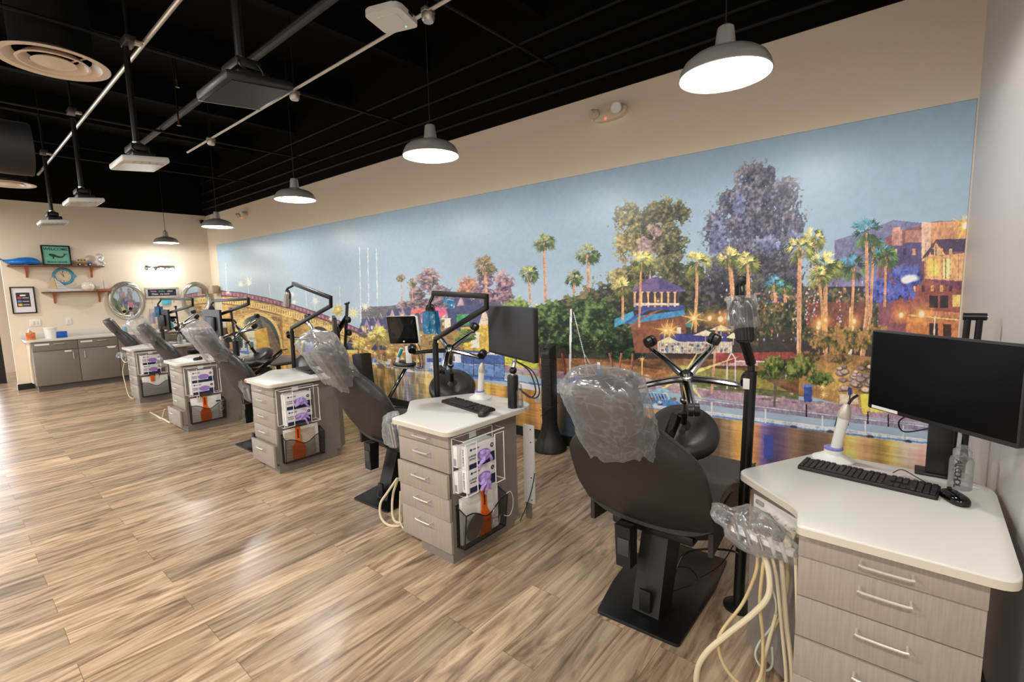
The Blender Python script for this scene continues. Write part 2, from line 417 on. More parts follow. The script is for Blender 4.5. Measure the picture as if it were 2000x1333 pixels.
for k, (px, py, lab) in enumerate([(346, 165, 'upper'), (349, 240, 'lower')]):
    p = at(px, py, y=-2.0)
    t = thing('fire_sprinkler', lab+' brass fire sprinkler right of the second hanging screen pole', 'sprinkler')
    t.location = p
    br_ = mat('brass', (150, 95, 55), .35, 1)
    MB().cyl((0, 0, .05), (0, 0, -.01), .012, .009, 10).build('stem', br_, t)
    MB().lathe([(.001, -.03), (.022, -.03), (.022, -.027), (.008, -.02), (.008, -.01), (.001, -.01)], 12).build('deflector', br_, t)
    MB().cyl((0, 0, .05), (0, 0, CEIL-p.z), .008, .008, 8).build('drop', BLKP, t)

# ------------------------------------------------------------------ the printed mural (painted vertex by vertex from drawn shapes)
MX0, MX1, MZ0, MZ1 = .462, 12.022, .1016, 2.595
def Wp(px, py):
    p = at(px, py, y=-.004); return (p.x, p.z)
nx, nz = 1560, 640
_t = np.linspace(423, 1903, nx)
xs = np.array([at(u, 580, y=-.004).x for u in _t]); xs = MX0+(xs-xs[0])*(MX1-MX0)/(xs[-1]-xs[0])
zs = np.linspace(MZ0, MZ1, nz)
XX, ZZ = np.meshgrid(xs, zs)
def fbm(sx, sz, seed, octv=4):
    """smooth value noise over the print, cell sizes sx, sz in metres"""
    r = np.random.default_rng(seed); out = np.zeros_like(XX); amp = 1; tot = 0
    for o in range(octv):
        u = XX/sx*2**o; v = ZZ/sz*2**o
        g = r.random((int(v.max())+3, int(u.max())+3)); iu = u.astype(int); iv = v.astype(int); fu = u-iu; fv = v-iv
        fu = fu*fu*(3-2*fu); fv = fv*fv*(3-2*fv)
        out += amp*((g[iv, iu]*(1-fu)+g[iv, iu+1]*fu)*(1-fv)+(g[iv+1, iu]*(1-fu)+g[iv+1, iu+1]*fu)*fv); tot += amp; amp *= .55
    return out/tot
IMG = np.zeros((nz, nx, 3))
def mix(mask, c, a=1, sub=None):
    s = sub if sub is not None else (slice(None), slice(None))
    m = (mask*a)[..., None]
    IMG[s] = IMG[s]*(1-m)+np.asarray(c, float)*m
def win(x0, x1, z0, z1):
    i0, i1 = np.searchsorted(xs, [x0, x1]); j0, j1 = np.searchsorted(zs, [z0, z1])
    return slice(max(j0-1, 0), min(j1+1, nz)), slice(max(i0-1, 0), min(i1+1, nx))
def polyW(P, c, a=1, tex=None):
    P = np.array(P, float)
    s = win(P[:, 0].min(), P[:, 0].max(), P[:, 1].min(), P[:, 1].max())
    X = XX[s]; Z = ZZ[s]
    if X.size == 0: return
    ins = np.zeros(X.shape, bool); n = len(P)
    for i in range(n):
        x0, z0 = P[i]; x1, z1 = P[(i+1) % n]
        if z0 == z1: continue
        cr = ((z0 > Z) != (z1 > Z)) & (X < (x1-x0)*(Z-z0)/(z1-z0)+x0)
        ins ^= cr
    if tex is not None: mix(ins*1.0*(tex[s]), c, a, s)
    else: mix(ins*1.0, c, a, s)
def poly(P, c, a=1, tex=None): polyW([Wp(*p) for p in P], c, a, tex)
def ellW(x, z, rx, rz, c, a=1, soft=.25, p=1):
    s = win(x-rx, x+rx, z-rz, z+rz); X = XX[s]; Z = ZZ[s]
    if X.size == 0: return
    d = np.sqrt(((X-x)/rx)**2+((Z-z)/rz)**2)
    mix(np.clip((1-d)/soft, 0, 1)**p, c, a, s)
def sc(px, py):
    a = Wp(px, py); b = Wp(px+1, py); c = Wp(px, py+1); return a, b[0]-a[0], a[1]-c[1]
def ell(px, py, rx, ry, c, a=1, soft=.25, p=1):
    (x, z), sx, sz = sc(px, py); ellW(x, z, rx*sx, ry*sz, c, a, soft, p)
def line(p, q, w, c, a=1, w2=None):
    """stroke from pixel p to q, w wide in photograph pixels"""
    (x0, z0), sx, sz = sc(*p); x1, z1 = Wp(*q); w2 = w if w2 is None else w2
    d = np.array([(q[0]-p[0]), (q[1]-p[1])], float); L = math.hypot(*d) or 1; nrm = (-d[1]/L, d[0]/L)
    P = [(p[0]+nrm[0]*w/2, p[1]+nrm[1]*w/2), (q[0]+nrm[0]*w2/2, q[1]+nrm[1]*w2/2), (q[0]-nrm[0]*w2/2, q[1]-nrm[1]*w2/2), (p[0]-nrm[0]*w/2, p[1]-nrm[1]*w/2)]
    poly(P, c, a)
def pl(P, w, c, a=1):
    for i in range(len(P)-1): line(P[i], P[i+1], w, c, a)
def rect(x0, y0, x1, y1, c, a=1): poly([(x0, y0), (x1, y0), (x1, y1), (x0, y1)], c, a)
def glow(px, py, r, c, a=.8): ell(px, py, r, r, c, a, 1, 1.6)
def star(px, py, r, c, core=(255, 250, 225), n=8, ph=.2, cr=.16, a=.75):
    glow(px, py, r*.8, c, .55)
    for k in range(n):
        th = ph+2*PI*k/n; rr = r*(1 if k % 2 == 0 else .72)
        t = (px+rr*math.cos(th), py+rr*math.sin(th)); q = .07*r
        poly([(px-q*math.sin(th), py+q*math.cos(th)), t, (px+q*math.sin(th), py-q*math.cos(th))], c, a)
    ell(px, py, r*cr*1.7, r*cr*1.7, c, .9, .6); ell(px, py, r*cr, r*cr, core, 1, .4)
_P = np.stack([XX-CAM.x, np.full_like(XX, -.004-CAM.y), ZZ-CAM.z], -1)
_w = _P @ np.array(fw); PXX = 1000+F*(_P @ np.array(rt))/_w; PYY = 666.5-F*(_P @ np.array(up))/_w
_nc = {}
def nf(cell, seed):
    """leaf-sized noise in rows and columns of the print"""
    if cell not in _nc:
        r = np.random.default_rng(int(cell*10)); out = np.zeros_like(XX); amp = 1; tot = 0
        jj, ii = np.meshgrid(np.arange(nz)*1.0, np.arange(nx)*1.0, indexing='ij')
        for o in range(3):
            u = ii/cell*2**o; v = jj/cell*2**o; g = r.random((int(v.max())+3, int(u.max())+3)); iu = u.astype(int); iv = v.astype(int); fu = u-iu; fv = v-iv
            fu = fu*fu*(3-2*fu); fv = fv*fv*(3-2*fv)
            out += amp*((g[iv, iu]*(1-fu)+g[iv, iu+1]*fu)*(1-fv)+(g[iv+1, iu]*(1-fu)+g[iv+1, iu+1]*fu)*fv); tot += amp; amp *= .6
        _nc[cell] = out/tot
    return np.roll(_nc[cell], (seed*37 % nz, seed*91 % nx), (0, 1))
def foliage(subs, cols, seed, leaf=7, thr=.12, light=(-.5, -.75), con=1.0, a=1):
    A = np.array(subs, float); x0, x1 = (A[:, 0]-A[:, 2]*1.4).min(), (A[:, 0]+A[:, 2]*1.4).max(); y0, y1 = (A[:, 1]-A[:, 3]*1.4).min(), (A[:, 1]+A[:, 3]*1.4).max()
    P = [Wp(x, y) for x in (max(x0, 424), min(x1, 1930)) for y in (y0, y1)]
    s = win(min(p[0] for p in P), max(p[0] for p in P), min(p[1] for p in P), max(p[1] for p in P))
    X = PXX[s]; Y = PYY[s]
    if X.size == 0: return
    f = np.full(X.shape, -9.); sh = np.zeros(X.shape)
    for cx, cy, rx, ry in A:
        u = (X-cx)/rx; v = (Y-cy)/ry; d = 1-np.sqrt(u*u+v*v); m = d > f
        f = np.where(m, d, f); sh = np.where(m, u*light[0]+v*light[1], sh)
    n1 = nf(leaf*3, seed)[s]; n2 = nf(leaf, seed+5)[s]
    mask = np.clip((f+(n1-.5)*.9+(n2-.5)*.9-thr)*7, 0, 1)
    t = np.clip(.5+.30*sh+(n2-.5)*1.7*con+(n1-.5)*1.0*con, 0, 1)
    C = np.array(cols, float); k = np.linspace(0, 1, len(C))
    col = np.stack([np.interp(t, k, C[:, c]) for c in range(3)], -1)
    m = (mask*a)[..., None]; IMG[s] = IMG[s]*(1-m)+col*m
def palm(cx, cy, r, base, tw, cols, tcol, seed, skirt=True):
    g = np.random.default_rng(seed)
    bx, by = base
    line((cx, cy), (bx, by), tw*.85, tcol, 1, tw)
    k = max(4, int(abs(by-cy)/3.2))
    for i in range(k):
        t = (i+.5)/k; x = cx+(bx-cx)*t; y = cy+(by-cy)*t
        line((x-tw*.45, y+1), (x+tw*.3, y-.4), .9, np.array(tcol)*.68, .7)
        line((x+tw*.1, y), (x+tw*.45, y-.6), .8, np.array(tcol)*1.18, .6)
    if skirt:
        for q in range(26):
            x = cx+(g.random()-.5)*tw*2.4; y = cy+r*(.1+.25*g.random()); L = r*(.35+.45*g.random())
            line((x, y), (cx+(x-cx)*.7, y+L), 1.1, np.array((150, 120, 76))*(.6+.7*g.random()), .85, .5)
    order = sorted(-PI/2+(g.random()-.5)*2*PI*.9 for _ in range(32)); g.shuffle(order)
    order.sort(key=lambda t_: -math.sin(t_))
    for th in order:
        L = r*(.15+.55*g.random()); lit = .5-.35*math.sin(th)-.18*math.cos(th)
        c0 = np.array(cols[int(np.clip(lit*len(cols)+g.normal()*.5, 0, len(cols)-1))], float)*(.75+.45*max(0, lit)+g.normal()*.08)
        ex = cx+L*math.cos(th); ey = cy+L*math.sin(th)*.9+abs(math.cos(th))*r*.10
        line((cx, cy), (ex, ey), .9, c0*.8, .8, .6)
        for q in range(7):
            a2 = th+(q-3)*.25+g.normal()*.06; l2 = r*.60*(1-.07*abs(q-3))*(.8+.4*g.random())
            fx = ex+l2*math.cos(a2); fy = ey+l2*math.sin(a2)+l2*.22
            nx_, ny_ = -math.sin(a2)*.024*r, math.cos(a2)*.024*r
            poly([(ex-nx_, ey-ny_), ((ex+fx)/2-nx_*1.4, (ey+fy)/2-ny_*1.4-l2*.06), (fx, fy), ((ex+fx)/2+nx_*1.4, (ey+fy)/2+ny_*1.4), (ex+nx_, ey+ny_)], c0*(.85+.06*q), .95)
# ---- sky and hills
gz = np.clip((ZZ-1.3)/1.3, 0, 1)[..., None]; gx = np.clip((XX-2)/10, 0, 1)[..., None]
IMG[:] = (np.array([192, 214, 228])*(1-gz)+np.array([158, 192, 212])*gz)*(1-gx)+(np.array([178, 205, 228])*(1-gz)+np.array([142, 178, 206])*gz)*gx
SKY = IMG.copy()
poly([(1080, 600), (1130, 585), (1180, 572), (1240, 560), (1300, 548), (1300, 640), (1080, 640)], (126, 134, 178), 1, .8+.2*fbm(.1, .1, 5))
poly([(1630, 470), (1700, 448), (1745, 430), (1800, 436), (1830, 432), (1900, 430), (1900, 600), (1630, 600)], (104, 100, 140), 1, .75+.25*fbm(.07, .07, 6))
poly([(1600, 520), (1650, 505), (1720, 500), (1720, 640), (1600, 640)], (120, 112, 160))
# ---- thin masts
for x, y0, y1 in ((702, 482, 640), (718, 484, 640), (735, 486, 640), (440, 514, 570), (483, 540, 575), (596, 560, 600), (612, 565, 605), (663, 560, 640), (526, 555, 590)): line((x, y0), (x+3, y1), 1.0 if y0 > 500 else 1.5, (232, 240, 246), .85)
# ---- bridge
stone = fbm(.5, .04, 8); st2 = fbm(.12, .12, 9)
deck = [(425, 568), (470, 572), (520, 582), (570, 595), (620, 611), (670, 630), (705, 645), (750, 656)]
und = [(750, 676), (705, 667), (670, 655), (620, 639), (570, 622), (520, 608), (470, 597), (425, 591)]
body = deck+[(752, 700), (706, 718), (640, 714), (560, 708), (500, 705), (425, 700)]
poly(body, (186, 146, 72)); poly(body, (96, 66, 38), .6, np.clip((stone-.45)*4, 0, 1)); poly(body, (236, 204, 118), .6, np.clip((st2-.55)*4, 0, 1))
for k in range(26):                                   # stone courses
    y = 600+k*4.2
    pl([(425, y), (520, y+10), (620, y+34), (706, y+52)], .7, (120, 84, 44), .45)
poly(deck+[(750, 664), (705, 654), (670, 640), (620, 622), (570, 605), (520, 591), (470, 581), (425, 577)], (150, 92, 112))
pl(deck, 1.6, (70, 44, 66)); pl([(p[0], p[1]+9) for p in deck], 2.2, (84, 50, 62))
for k in range(46):
    t = k/45; x = 425+t*325; y = np.interp(x, [p[0] for p in deck], [p[1] for p in deck]); line((x, y), (x, y+9), 1.2, (92, 52, 74), .8); line((x+3, y+3), (x+3, y+8), 2.4, (206, 140, 150), .5)
poly([(425, 581), (470, 585), (520, 595), (570, 609), (620, 626), (670, 644), (705, 657), (750, 668)]+und[::1], (224, 186, 98))
for k in range(70):
    x = 425+k*4.6; y = np.interp(x, [p[0] for p in deck], [p[1]+15 for p in deck]); line((x, y), (x, y+8), 1.3, (110, 76, 40), .75)
pl([(p[0], p[1]+1) for p in und], 2.2, (126, 86, 44))
for x0, x1 in ((426, 446), (545, 574), (690, 706)):                     # piers catch the light
    y0 = np.interp((x0+x1)/2, [p[0] for p in deck], [p[1]+24 for p in deck]); poly([(x0, y0), (x1, y0+5), (x1+6, 712), (x0+4, 708)], (214, 170, 74), .8)
    poly([(x0, y0), (x0+6, y0+2), (x0+10, 710), (x0+4, 708)], (140, 98, 50), .7)
def arch(cx, top, half, by, c, rim):
    P = [(cx+half*math.cos(a), by-(by-top)*abs(math.sin(a))**.75) for a in np.linspace(PI, 0, 24)]
    poly([(cx+(p[0]-cx)*1.09, by+(p[1]-by)*1.07) for p in P], rim); poly(P, c)
arch(502, 616, 47, 706, (62, 78, 84), (232, 190, 96))
poly([(508, 620), (530, 640), (548, 680), (552, 706), (528, 706), (520, 660)], (124, 104, 86)); poly([(478, 650), (520, 640), (532, 704), (470, 704)], (226, 168, 40))
for k in range(8): line((520+k*3.4, 640+k*7), (528+k*3.4, 644+k*8), .9, (84, 70, 60), .6)
rect(474, 660, 500, 702, (206, 204, 186)); rect(478, 668, 484, 684, (70, 96, 120)); rect(488, 668, 495, 684, (84, 110, 130)); poly([(478, 640), (487, 628), (497, 640), (497, 660), (478, 660)], (232, 228, 196)); rect(470, 636, 476, 662, (140, 190, 60))
glow(471, 632, 22, (255, 236, 170), .95); star(487, 650, 12, (255, 240, 190)); glow(512, 665, 20, (255, 196, 40), .8); glow(500, 640, 14, (250, 220, 120), .6)
arch(622, 638, 33, 708, (72, 66, 66), (226, 180, 92)); poly([(602, 668), (640, 664), (650, 706), (598, 706)], (190, 150, 60), .7)
arch(438, 640, 12, 704, (96, 78, 62), (214, 170, 92))
# ---- lower shore, boats under the bridge
poly([(425, 676), (500, 690), (560, 694), (640, 700), (706, 706), (706, 724), (560, 712), (425, 692)], (150, 120, 118)); poly([(425, 688), (520, 698), (640, 708), (640, 713), (520, 706), (425, 695)], (88, 70, 74))
rect(466, 684, 486, 697, (86, 130, 196)); rect(470, 680, 482, 686, (210, 220, 232)); rect(596, 668, 612, 690, (86, 108, 180)); rect(590, 690, 606, 700, (120, 60, 120))
# ---- houses in the middle distance
poly([(706, 600), (760, 598), (820, 590), (900, 584), (985, 580), (985, 720), (706, 716)], (106, 102, 108))
for x, w, h, c in ((716, 22, 26, (150, 134, 168)), (738, 24, 26, (170, 150, 176)), (766, 18, 20, (190, 158, 170)), (786, 20, 24, (176, 140, 160)), (806, 22, 26, (196, 120, 136)), (832, 30, 30, (206, 90, 124)), (866, 26, 34, (160, 150, 184)), (900, 40, 46, (176, 150, 160))):
    b = 650 if x < 760 else 625
    poly([(x-w/2-6, b), (x-w/2+2, b-h), (x+w*.9, b-h-2), (x+w*.9, b)], (64, 66, 108)); poly([(x-w/2, b), (x, b-h-4), (x+w/2, b)], (104, 84, 120)); poly([(x-w/2+2, b), (x, b-h), (x+w/2-2, b)], c)
    rect(x-3, b-10, x+3, b-1, (240, 206, 110))
for k in range(34):
    x = 708+k*8.2; y = 640+5*math.sin(k*1.7)-(x-708)*.09; rect(x, y, x+3.4, y+6.5, [(246, 214, 130), (60, 60, 84), (226, 226, 230), (250, 190, 80)][k % 4], .9)
for k in range(22):
    x = 712+k*12.4; y = 618-(x-712)*.1+4*math.sin(k*2.3); line((x, y+10), (x+5, y), 1.4, (48, 52, 84), .8); line((x+5, y), (x+10, y+10), 1.4, (206, 190, 196), .7)
for k in range(16): line((716+k*17, 632-k*1.4), (716+k*17, 652-k*1.4), 1.4, (84, 70, 80), .7)
poly([(800, 612), (832, 586), (846, 612)], (226, 84, 60)); poly([(836, 604), (858, 590), (874, 612), (858, 622)], (232, 60, 130)); poly([(868, 590), (885, 584), (888, 592), (870, 597)], (50, 150, 210))
poly([(880, 600), (960, 590), (990, 600), (990, 650), (880, 656)], (66, 72, 116)); poly([(930, 650), (946, 600), (962, 650)], (206, 186, 160)); rect(892, 614, 916, 636, (60, 150, 90)); rect(868, 622, 880, 646, (236, 226, 190))
poly([(900, 640), (960, 634), (1000, 640), (1000, 720), (900, 726)], (214, 176, 40)); rect(920, 650, 936, 680, (232, 228, 200)); rect(904, 690, 960, 700, (120, 90, 60)); rect(706, 655, 760, 662, (60, 60, 120)); poly([(706, 660), (880, 640), (905, 650), (905, 720), (706, 716)], (176, 132, 58), 1, .7+.3*fbm(.1, .03, 14)); poly([(706, 690), (905, 690), (905, 728), (706, 722)], (150, 110, 60), .8)
for k in range(90):
    x = 700+rng.random()*210; y = 655+rng.random()*62; c = [(255, 214, 90), (120, 84, 40), (240, 190, 60), (90, 70, 60), (255, 240, 190), (160, 150, 60)][k % 6]; ell(x, y, 2+rng.random()*4, 1.5+rng.random()*4, c, .8, .5)
for x in (650, 684, 740): poly([(x-16, 684), (x, 662), (x+18, 684)], (52, 58, 104))
rect(655, 684, 705, 690, (250, 208, 80)); poly([(640, 690), (706, 690), (706, 714), (640, 712)], (214, 164, 50), .8)
palm(738, 655, 22, (740, 700), 5, [(176, 160, 60), (140, 130, 50), (206, 180, 80)], (150, 110, 60), 41); palm(700, 672, 12, (700, 705), 3, [(190, 170, 60)], (150, 110, 60), 42)
foliage([(915, 655, 20, 17), (900, 664, 14, 10)], [(36, 56, 26), (74, 100, 40), (126, 150, 64)], 43, 5)
for x, y, r in ((668, 668, 16), (694, 672, 15), (722, 690, 14), (758, 688, 12), (650, 690, 10), (780, 700, 13), (812, 672, 12), (676, 700, 9), (735, 706, 9), (838, 690, 10), (640, 672, 9), (708, 640, 8)): star(x, y, r, (255, 206, 70))
for x, y, r in ((660, 604, 18), (690, 612, 18), (713, 600, 15), (470, 556, 10), (486, 552, 13), (570, 575, 10), (574, 590, 9), (616, 588, 13), (445, 572, 8), (648, 622, 12)): star(x, y, r, (255, 244, 214), (255, 255, 250), 10)
foliage([(660, 606, 12, 12)], [(150, 140, 60), (200, 176, 80)], 44, 4)
# ---- far trees behind the houses
FB = [(52, 46, 58), (92, 76, 88), (140, 112, 118), (182, 148, 142)]
foliage([(836, 548, 26, 26), (815, 576, 20, 20), (858, 574, 22, 22), (838, 592, 44, 14), (795, 596, 24, 10)], FB, 50, 5)
foliage([(948, 545, 22, 26), (984, 556, 22, 28), (940, 572, 30, 18), (990, 582, 20, 14), (965, 578, 30, 16)], [(56, 44, 66), (104, 78, 104), (154, 114, 126), (196, 152, 146)], 52, 5)
foliage([(914, 556, 20, 16), (905, 570, 16, 12)], [(104, 70, 60), (170, 104, 84), (206, 136, 100)], 53, 5); foliage([(870, 574, 14, 14), (884, 580, 10, 8)], [(80, 84, 110), (124, 118, 136)], 54, 4)
for cx, cy, r, b, tw, s in ((783, 543, 9, (785, 592), 2.2, 1), (804, 552, 9, (806, 590), 2.4, 2), (946, 518, 21, (950, 578), 5.5, 3), (1032, 534, 19, (1036, 596), 4.2, 4), (1062, 472, 21, (1066, 592), 5.6, 5), (1148, 495, 23, (1150, 604), 5.8, 6), (1121, 543, 18, (1121, 590), 5, 7)):
    palm(cx, cy, r, b, tw, [(70, 92, 44), (104, 124, 62), (44, 62, 36), (140, 140, 80)] if s > 3 else [(90, 86, 60), (140, 120, 80), (120, 100, 60)], (206, 150, 108), s)
# ---- hillside, lawn, path and shore on the right
poly([(985, 640), (1090, 640), (1240, 680), (1340, 690), (1480, 690), (1700, 700), (1900, 700), (1900, 800), (1500, 770), (1240, 735), (985, 720)], (138, 92, 50)); 
poly([(985, 640), (1900, 690), (1900, 800), (985, 720)], (70, 44, 28), .75, np.clip((fbm(.14, .05, 12)-.42)*4, 0, 1)); poly([(985, 690), (1080, 706), (1060, 738), (985, 728)], (196, 196, 46)); poly([(1050, 690), (1150, 700), (1330, 730), (1330, 748), (1050, 720)], (196, 124, 58), .6, .5+.5*fbm(.08, .03, 15))
poly([(985, 715), (1240, 740), (1500, 775), (1880, 815), (1880, 835), (1500, 795), (1240, 757), (985, 728)], (172, 142, 160))
poly([(1330, 715), (1460, 725), (1540, 765), (1330, 745)], (150, 140, 62)); poly([(1360, 745), (1560, 768), (1560, 782), (1360, 758)], (96, 110, 52), .9)
for k in range(120):
    x = 1000+rng.random()*860; y = 716+(x-985)*.112+rng.normal()*6; ell(x, y, 5+rng.random()*8, 1.5+rng.random()*2, [(120, 90, 110), (206, 178, 178), (90, 66, 78), (226, 206, 200)][k % 4], .6, .6)
# ---- large trees
poly([(1000, 610), (1200, 560), (1900, 560), (1900, 705), (1000, 700)], (62, 54, 52))
OL = [(24, 28, 26), (48, 54, 40), (78, 80, 54), (112, 106, 68), (150, 138, 92)]
foliage([(1350, 565, 80, 60), (1190, 590, 60, 50), (1120, 610, 60, 30), (1450, 590, 110, 60), (1560, 605, 130, 60), (1660, 620, 110, 50), (1750, 610, 60, 45)], [(26, 30, 30), (50, 56, 48), (84, 84, 60), (128, 112, 74)], 71, 8)
foliage([(1225, 424, 34, 32), (1292, 414, 44, 30), (1326, 414, 22, 28), (1260, 455, 62, 42), (1304, 470, 42, 48), (1244, 540, 44, 32), (1310, 520, 34, 40), (1268, 430, 50, 30)], OL, 60, 5, .08, con=.85)
foliage([(1216, 480, 22, 60), (1206, 540, 22, 30), (1240, 470, 20, 40), (1222, 430, 16, 22)], [(70, 66, 42), (118, 106, 58), (160, 142, 76), (196, 176, 104)], 63, 5, .28, a=.9)
foliage([(1262, 480, 30, 30), (1280, 450, 22, 22)], [(120, 96, 100), (176, 140, 140), (206, 176, 160)], 64, 5, .32, a=.8)
for p, q in (((1262, 560), (1250, 440)), ((1262, 540), (1300, 450)), ((1256, 520), (1226, 450))): line(p, q, 2.0, (150, 124, 130), .55)
GB = [(20, 23, 40), (42, 46, 70), (72, 74, 96), (104, 102, 118), (140, 134, 142)]
foliage([(1478, 350, 46, 38), (1532, 384, 36, 44), (1430, 396, 34, 42), (1472, 430, 84, 58), (1546, 440, 30, 48), (1398, 450, 30, 52), (1470, 492, 92, 40), (1420, 524, 52, 30), (1530, 522, 52, 30), (1500, 340, 22, 22), (1478, 385, 66, 44)], GB, 65, 5, .06, con=.8)
foliage([(1400, 470, 30, 60), (1440, 400, 22, 40), (1550, 470, 26, 40), (1500, 480, 40, 30)], [(54, 62, 104), (96, 104, 150), (140, 150, 190)], 67, 5, .40, a=.75)
foliage([(1470, 520, 90, 36), (1400, 560, 50, 46), (1520, 560, 60, 40)], [(22, 24, 36), (44, 46, 58), (74, 72, 80), (104, 98, 96)], 69, 7, .16)
for p, q in (((1470, 600), (1460, 390)), ((1465, 520), (1420, 430)), ((1468, 480), (1520, 410))): line(p, q, 2.4, (104, 96, 112), .45)
foliage([(1560, 620, 110, 46), (1480, 640, 60, 40), (1660, 640, 80, 40)], [(26, 34, 28), (48, 58, 40), (84, 84, 50), (140, 104, 56)], 72, 7, .2)
for k in range(260): ell(1400+rng.random()*370, 550+rng.random()*120, 1+rng.random()*2.4, 1.4+rng.random()*4, [(255, 190, 90), (240, 240, 250), (100, 150, 220), (240, 110, 84), (255, 224, 160), (206, 130, 70), (70, 60, 60)][k % 7], .75, .6)
# ---- dark green shoreline trees
DG = [(8, 16, 10), (20, 36, 20), (36, 58, 30), (62, 88, 44), (104, 130, 70)]
foliage([(1010, 606, 36, 26), (1060, 618, 42, 26), (1040, 640, 50, 30)], [(36, 52, 26), (70, 96, 42), (116, 140, 62), (158, 176, 92)], 82, 7)
foliage([(1090, 622, 52, 36), (1150, 612, 60, 40), (1214, 640, 50, 34), (1120, 660, 84, 40), (1200, 676, 58, 30), (1052, 650, 34, 44), (1180, 640, 60, 40)], DG, 80, 8, .08)
foliage([(1205, 668, 52, 34), (1236, 690, 30, 16)], [(6, 12, 10), (16, 30, 20), (30, 50, 30), (60, 84, 50)], 81, 7, .1)
for k in range(14): ell(1140+rng.random()*80, 640+rng.random()*40, 2, 2, (250, 160, 70), .6, .8)
for p, q, w in (((1098, 690), (1106, 742), 5), ((1190, 690), (1196, 715), 4), ((1196, 712), (1184, 748), 4), ((1214, 690), (1206, 745), 4.5), ((1236, 690), (1232, 750), 5), ((1046, 640), (1056, 740), 4)): line(p, q, w, (112, 66, 44)); line((p[0]-1, p[1]), (q[0]-1, q[1]), w*.35, (186, 120, 80), .8)
# ---- hilltop pavilion and the building under it
poly([(1230, 622), (1340, 612), (1340, 690), (1240, 690)], (132, 74, 46)); poly([(1226, 620), (1336, 606), (1338, 616), (1228, 634)], (30, 130, 180)); poly([(1200, 624), (1236, 608), (1240, 622), (1200, 640)], (40, 150, 190))
pl([(1226, 640), (1262, 618), (1300, 600)], 3.5, (150, 90, 66)); pl([(1222, 632), (1262, 606), (1300, 590)], 5, (44, 70, 160)); rect(1240, 596, 1336, 606, (40, 66, 150))
rect(1236, 566, 1326, 600, (98, 70, 58)); rect(1240, 568, 1324, 596, (70, 60, 66))
for x in (1240, 1253, 1266, 1279, 1292, 1305, 1318): line((x, 564), (x, 600), 3.6, (226, 168, 104)); poly([(x-7, 566), (x+7, 566), (x, 576)], (216, 170, 120))
rect(1238, 592, 1326, 597, (214, 196, 190)); poly([(1232, 568), (1268, 543), (1284, 541), (1340, 566), (1338, 570), (1232, 570)], (104, 84, 132)); poly([(1284, 541), (1340, 566), (1290, 566)], (76, 66, 124)); line((1270, 530), (1270, 545), 2, (180, 150, 150))
rect(1290, 652, 1420, 668, (44, 52, 130)); poly([(1284, 668), (1430, 668), (1430, 692), (1284, 690)], (206, 190, 168))
for k in range(40): line((1288+k*3.5, 670), (1288+k*3.5, 690), .8, (96, 96, 120), .7)
for k in range(50): ell(1290+rng.random()*130, 672+rng.random()*16, 3, 3, [(50, 60, 100), (240, 220, 180), (120, 70, 60), (70, 110, 170)][k % 4], .8, .5)
poly([(1282, 690), (1480, 694), (1480, 704), (1282, 698)], (62, 40, 34)); rect(1400, 690, 1480, 715, (196, 150, 150))
for x, y, w in ((1305, 668, 20), (1378, 655, 24), (1408, 645, 22), (1398, 660, 16), (1432, 660, 14)): poly([(x-w, y), (x, y-10), (x+w, y), (x, y+2)], (240, 214, 176)); line((x, y), (x, y+14), 1.5, (180, 160, 150))
rect(1322, 640, 1330, 652, (230, 226, 220)); rect(1340, 630, 1352, 640, (30, 120, 130))
# ---- right: tower houses, palms wound with lights
poly([(1715, 470), (1760, 452), (1800, 440), (1900, 440), (1900, 665), (1715, 650)], (132, 74, 84)); poly([(1740, 480), (1800, 470), (1800, 540), (1740, 540)], (82, 66, 120)); rect(1742, 448, 1762, 480, (186, 128, 116)); rect(1768, 450, 1800, 474, (176, 116, 100)); rect(1744, 444, 1758, 452, (214, 150, 120)); rect(1800, 434, 1818, 510, (226, 178, 150)); poly([(1818, 436), (1890, 430), (1890, 470), (1818, 475)], (200, 136, 84))
poly([(1800, 506), (1828, 468), (1890, 466), (1890, 492), (1842, 492), (1836, 500)], (70, 54, 84)); poly([(1808, 502), (1828, 474), (1848, 498)], (226, 176, 120)); line((1828, 478), (1828, 500), 2, (120, 70, 50)); pl([(1808, 506), (1828, 472), (1850, 500)], 3, (120, 64, 60))
poly([(1806, 502), (1856, 498), (1886, 494), (1884, 550), (1806, 545)], (222, 160, 96)); rect(1812, 506, 1836, 540, (246, 196, 70)); rect(1842, 506, 1857, 544, (250, 226, 140)); rect(1846, 504, 1848, 544, (140, 90, 70)); poly([(1790, 545), (1886, 550), (1884, 570), (1780, 562)], (120, 60, 90)); poly([(1740, 545), (1790, 540), (1884, 570), (1880, 640), (1740, 630)], (150, 74, 60)); rect(1815, 578, 1832, 602, (48, 36, 44)); rect(1836, 578, 1852, 602, (52, 40, 46)); rect(1860, 576, 1878, 600, (230, 190, 90)); poly([(1790, 605), (1882, 612), (1880, 622), (1790, 616)], (196, 120, 70)); poly([(1770, 620), (1882, 626), (1880, 665), (1770, 660)], (190, 110, 40)); rect(1815, 632, 1832, 662, (60, 36, 30)); rect(1842, 634, 1858, 662, (70, 40, 30)); line((1826, 618), (1824, 665), 3, (226, 206, 190)); pl([(1775, 616), (1882, 626)], 3, (240, 190, 90))
for k in range(9): line((1744+k*16, 470+k*1.2), (1744+k*16, 545+k*2), 1.2, (70, 46, 60), .5)
for k in range(14): rect(1746+(k % 7)*18, 486+(k//7)*72, 1752+(k % 7)*18, 498+(k//7)*72, [(250, 206, 110), (50, 40, 60), (236, 170, 90)][k % 3], .8)
for k in range(7): pl([(1800, 556+k*3), (1886, 562+k*3)], .8, (90, 48, 60), .5)
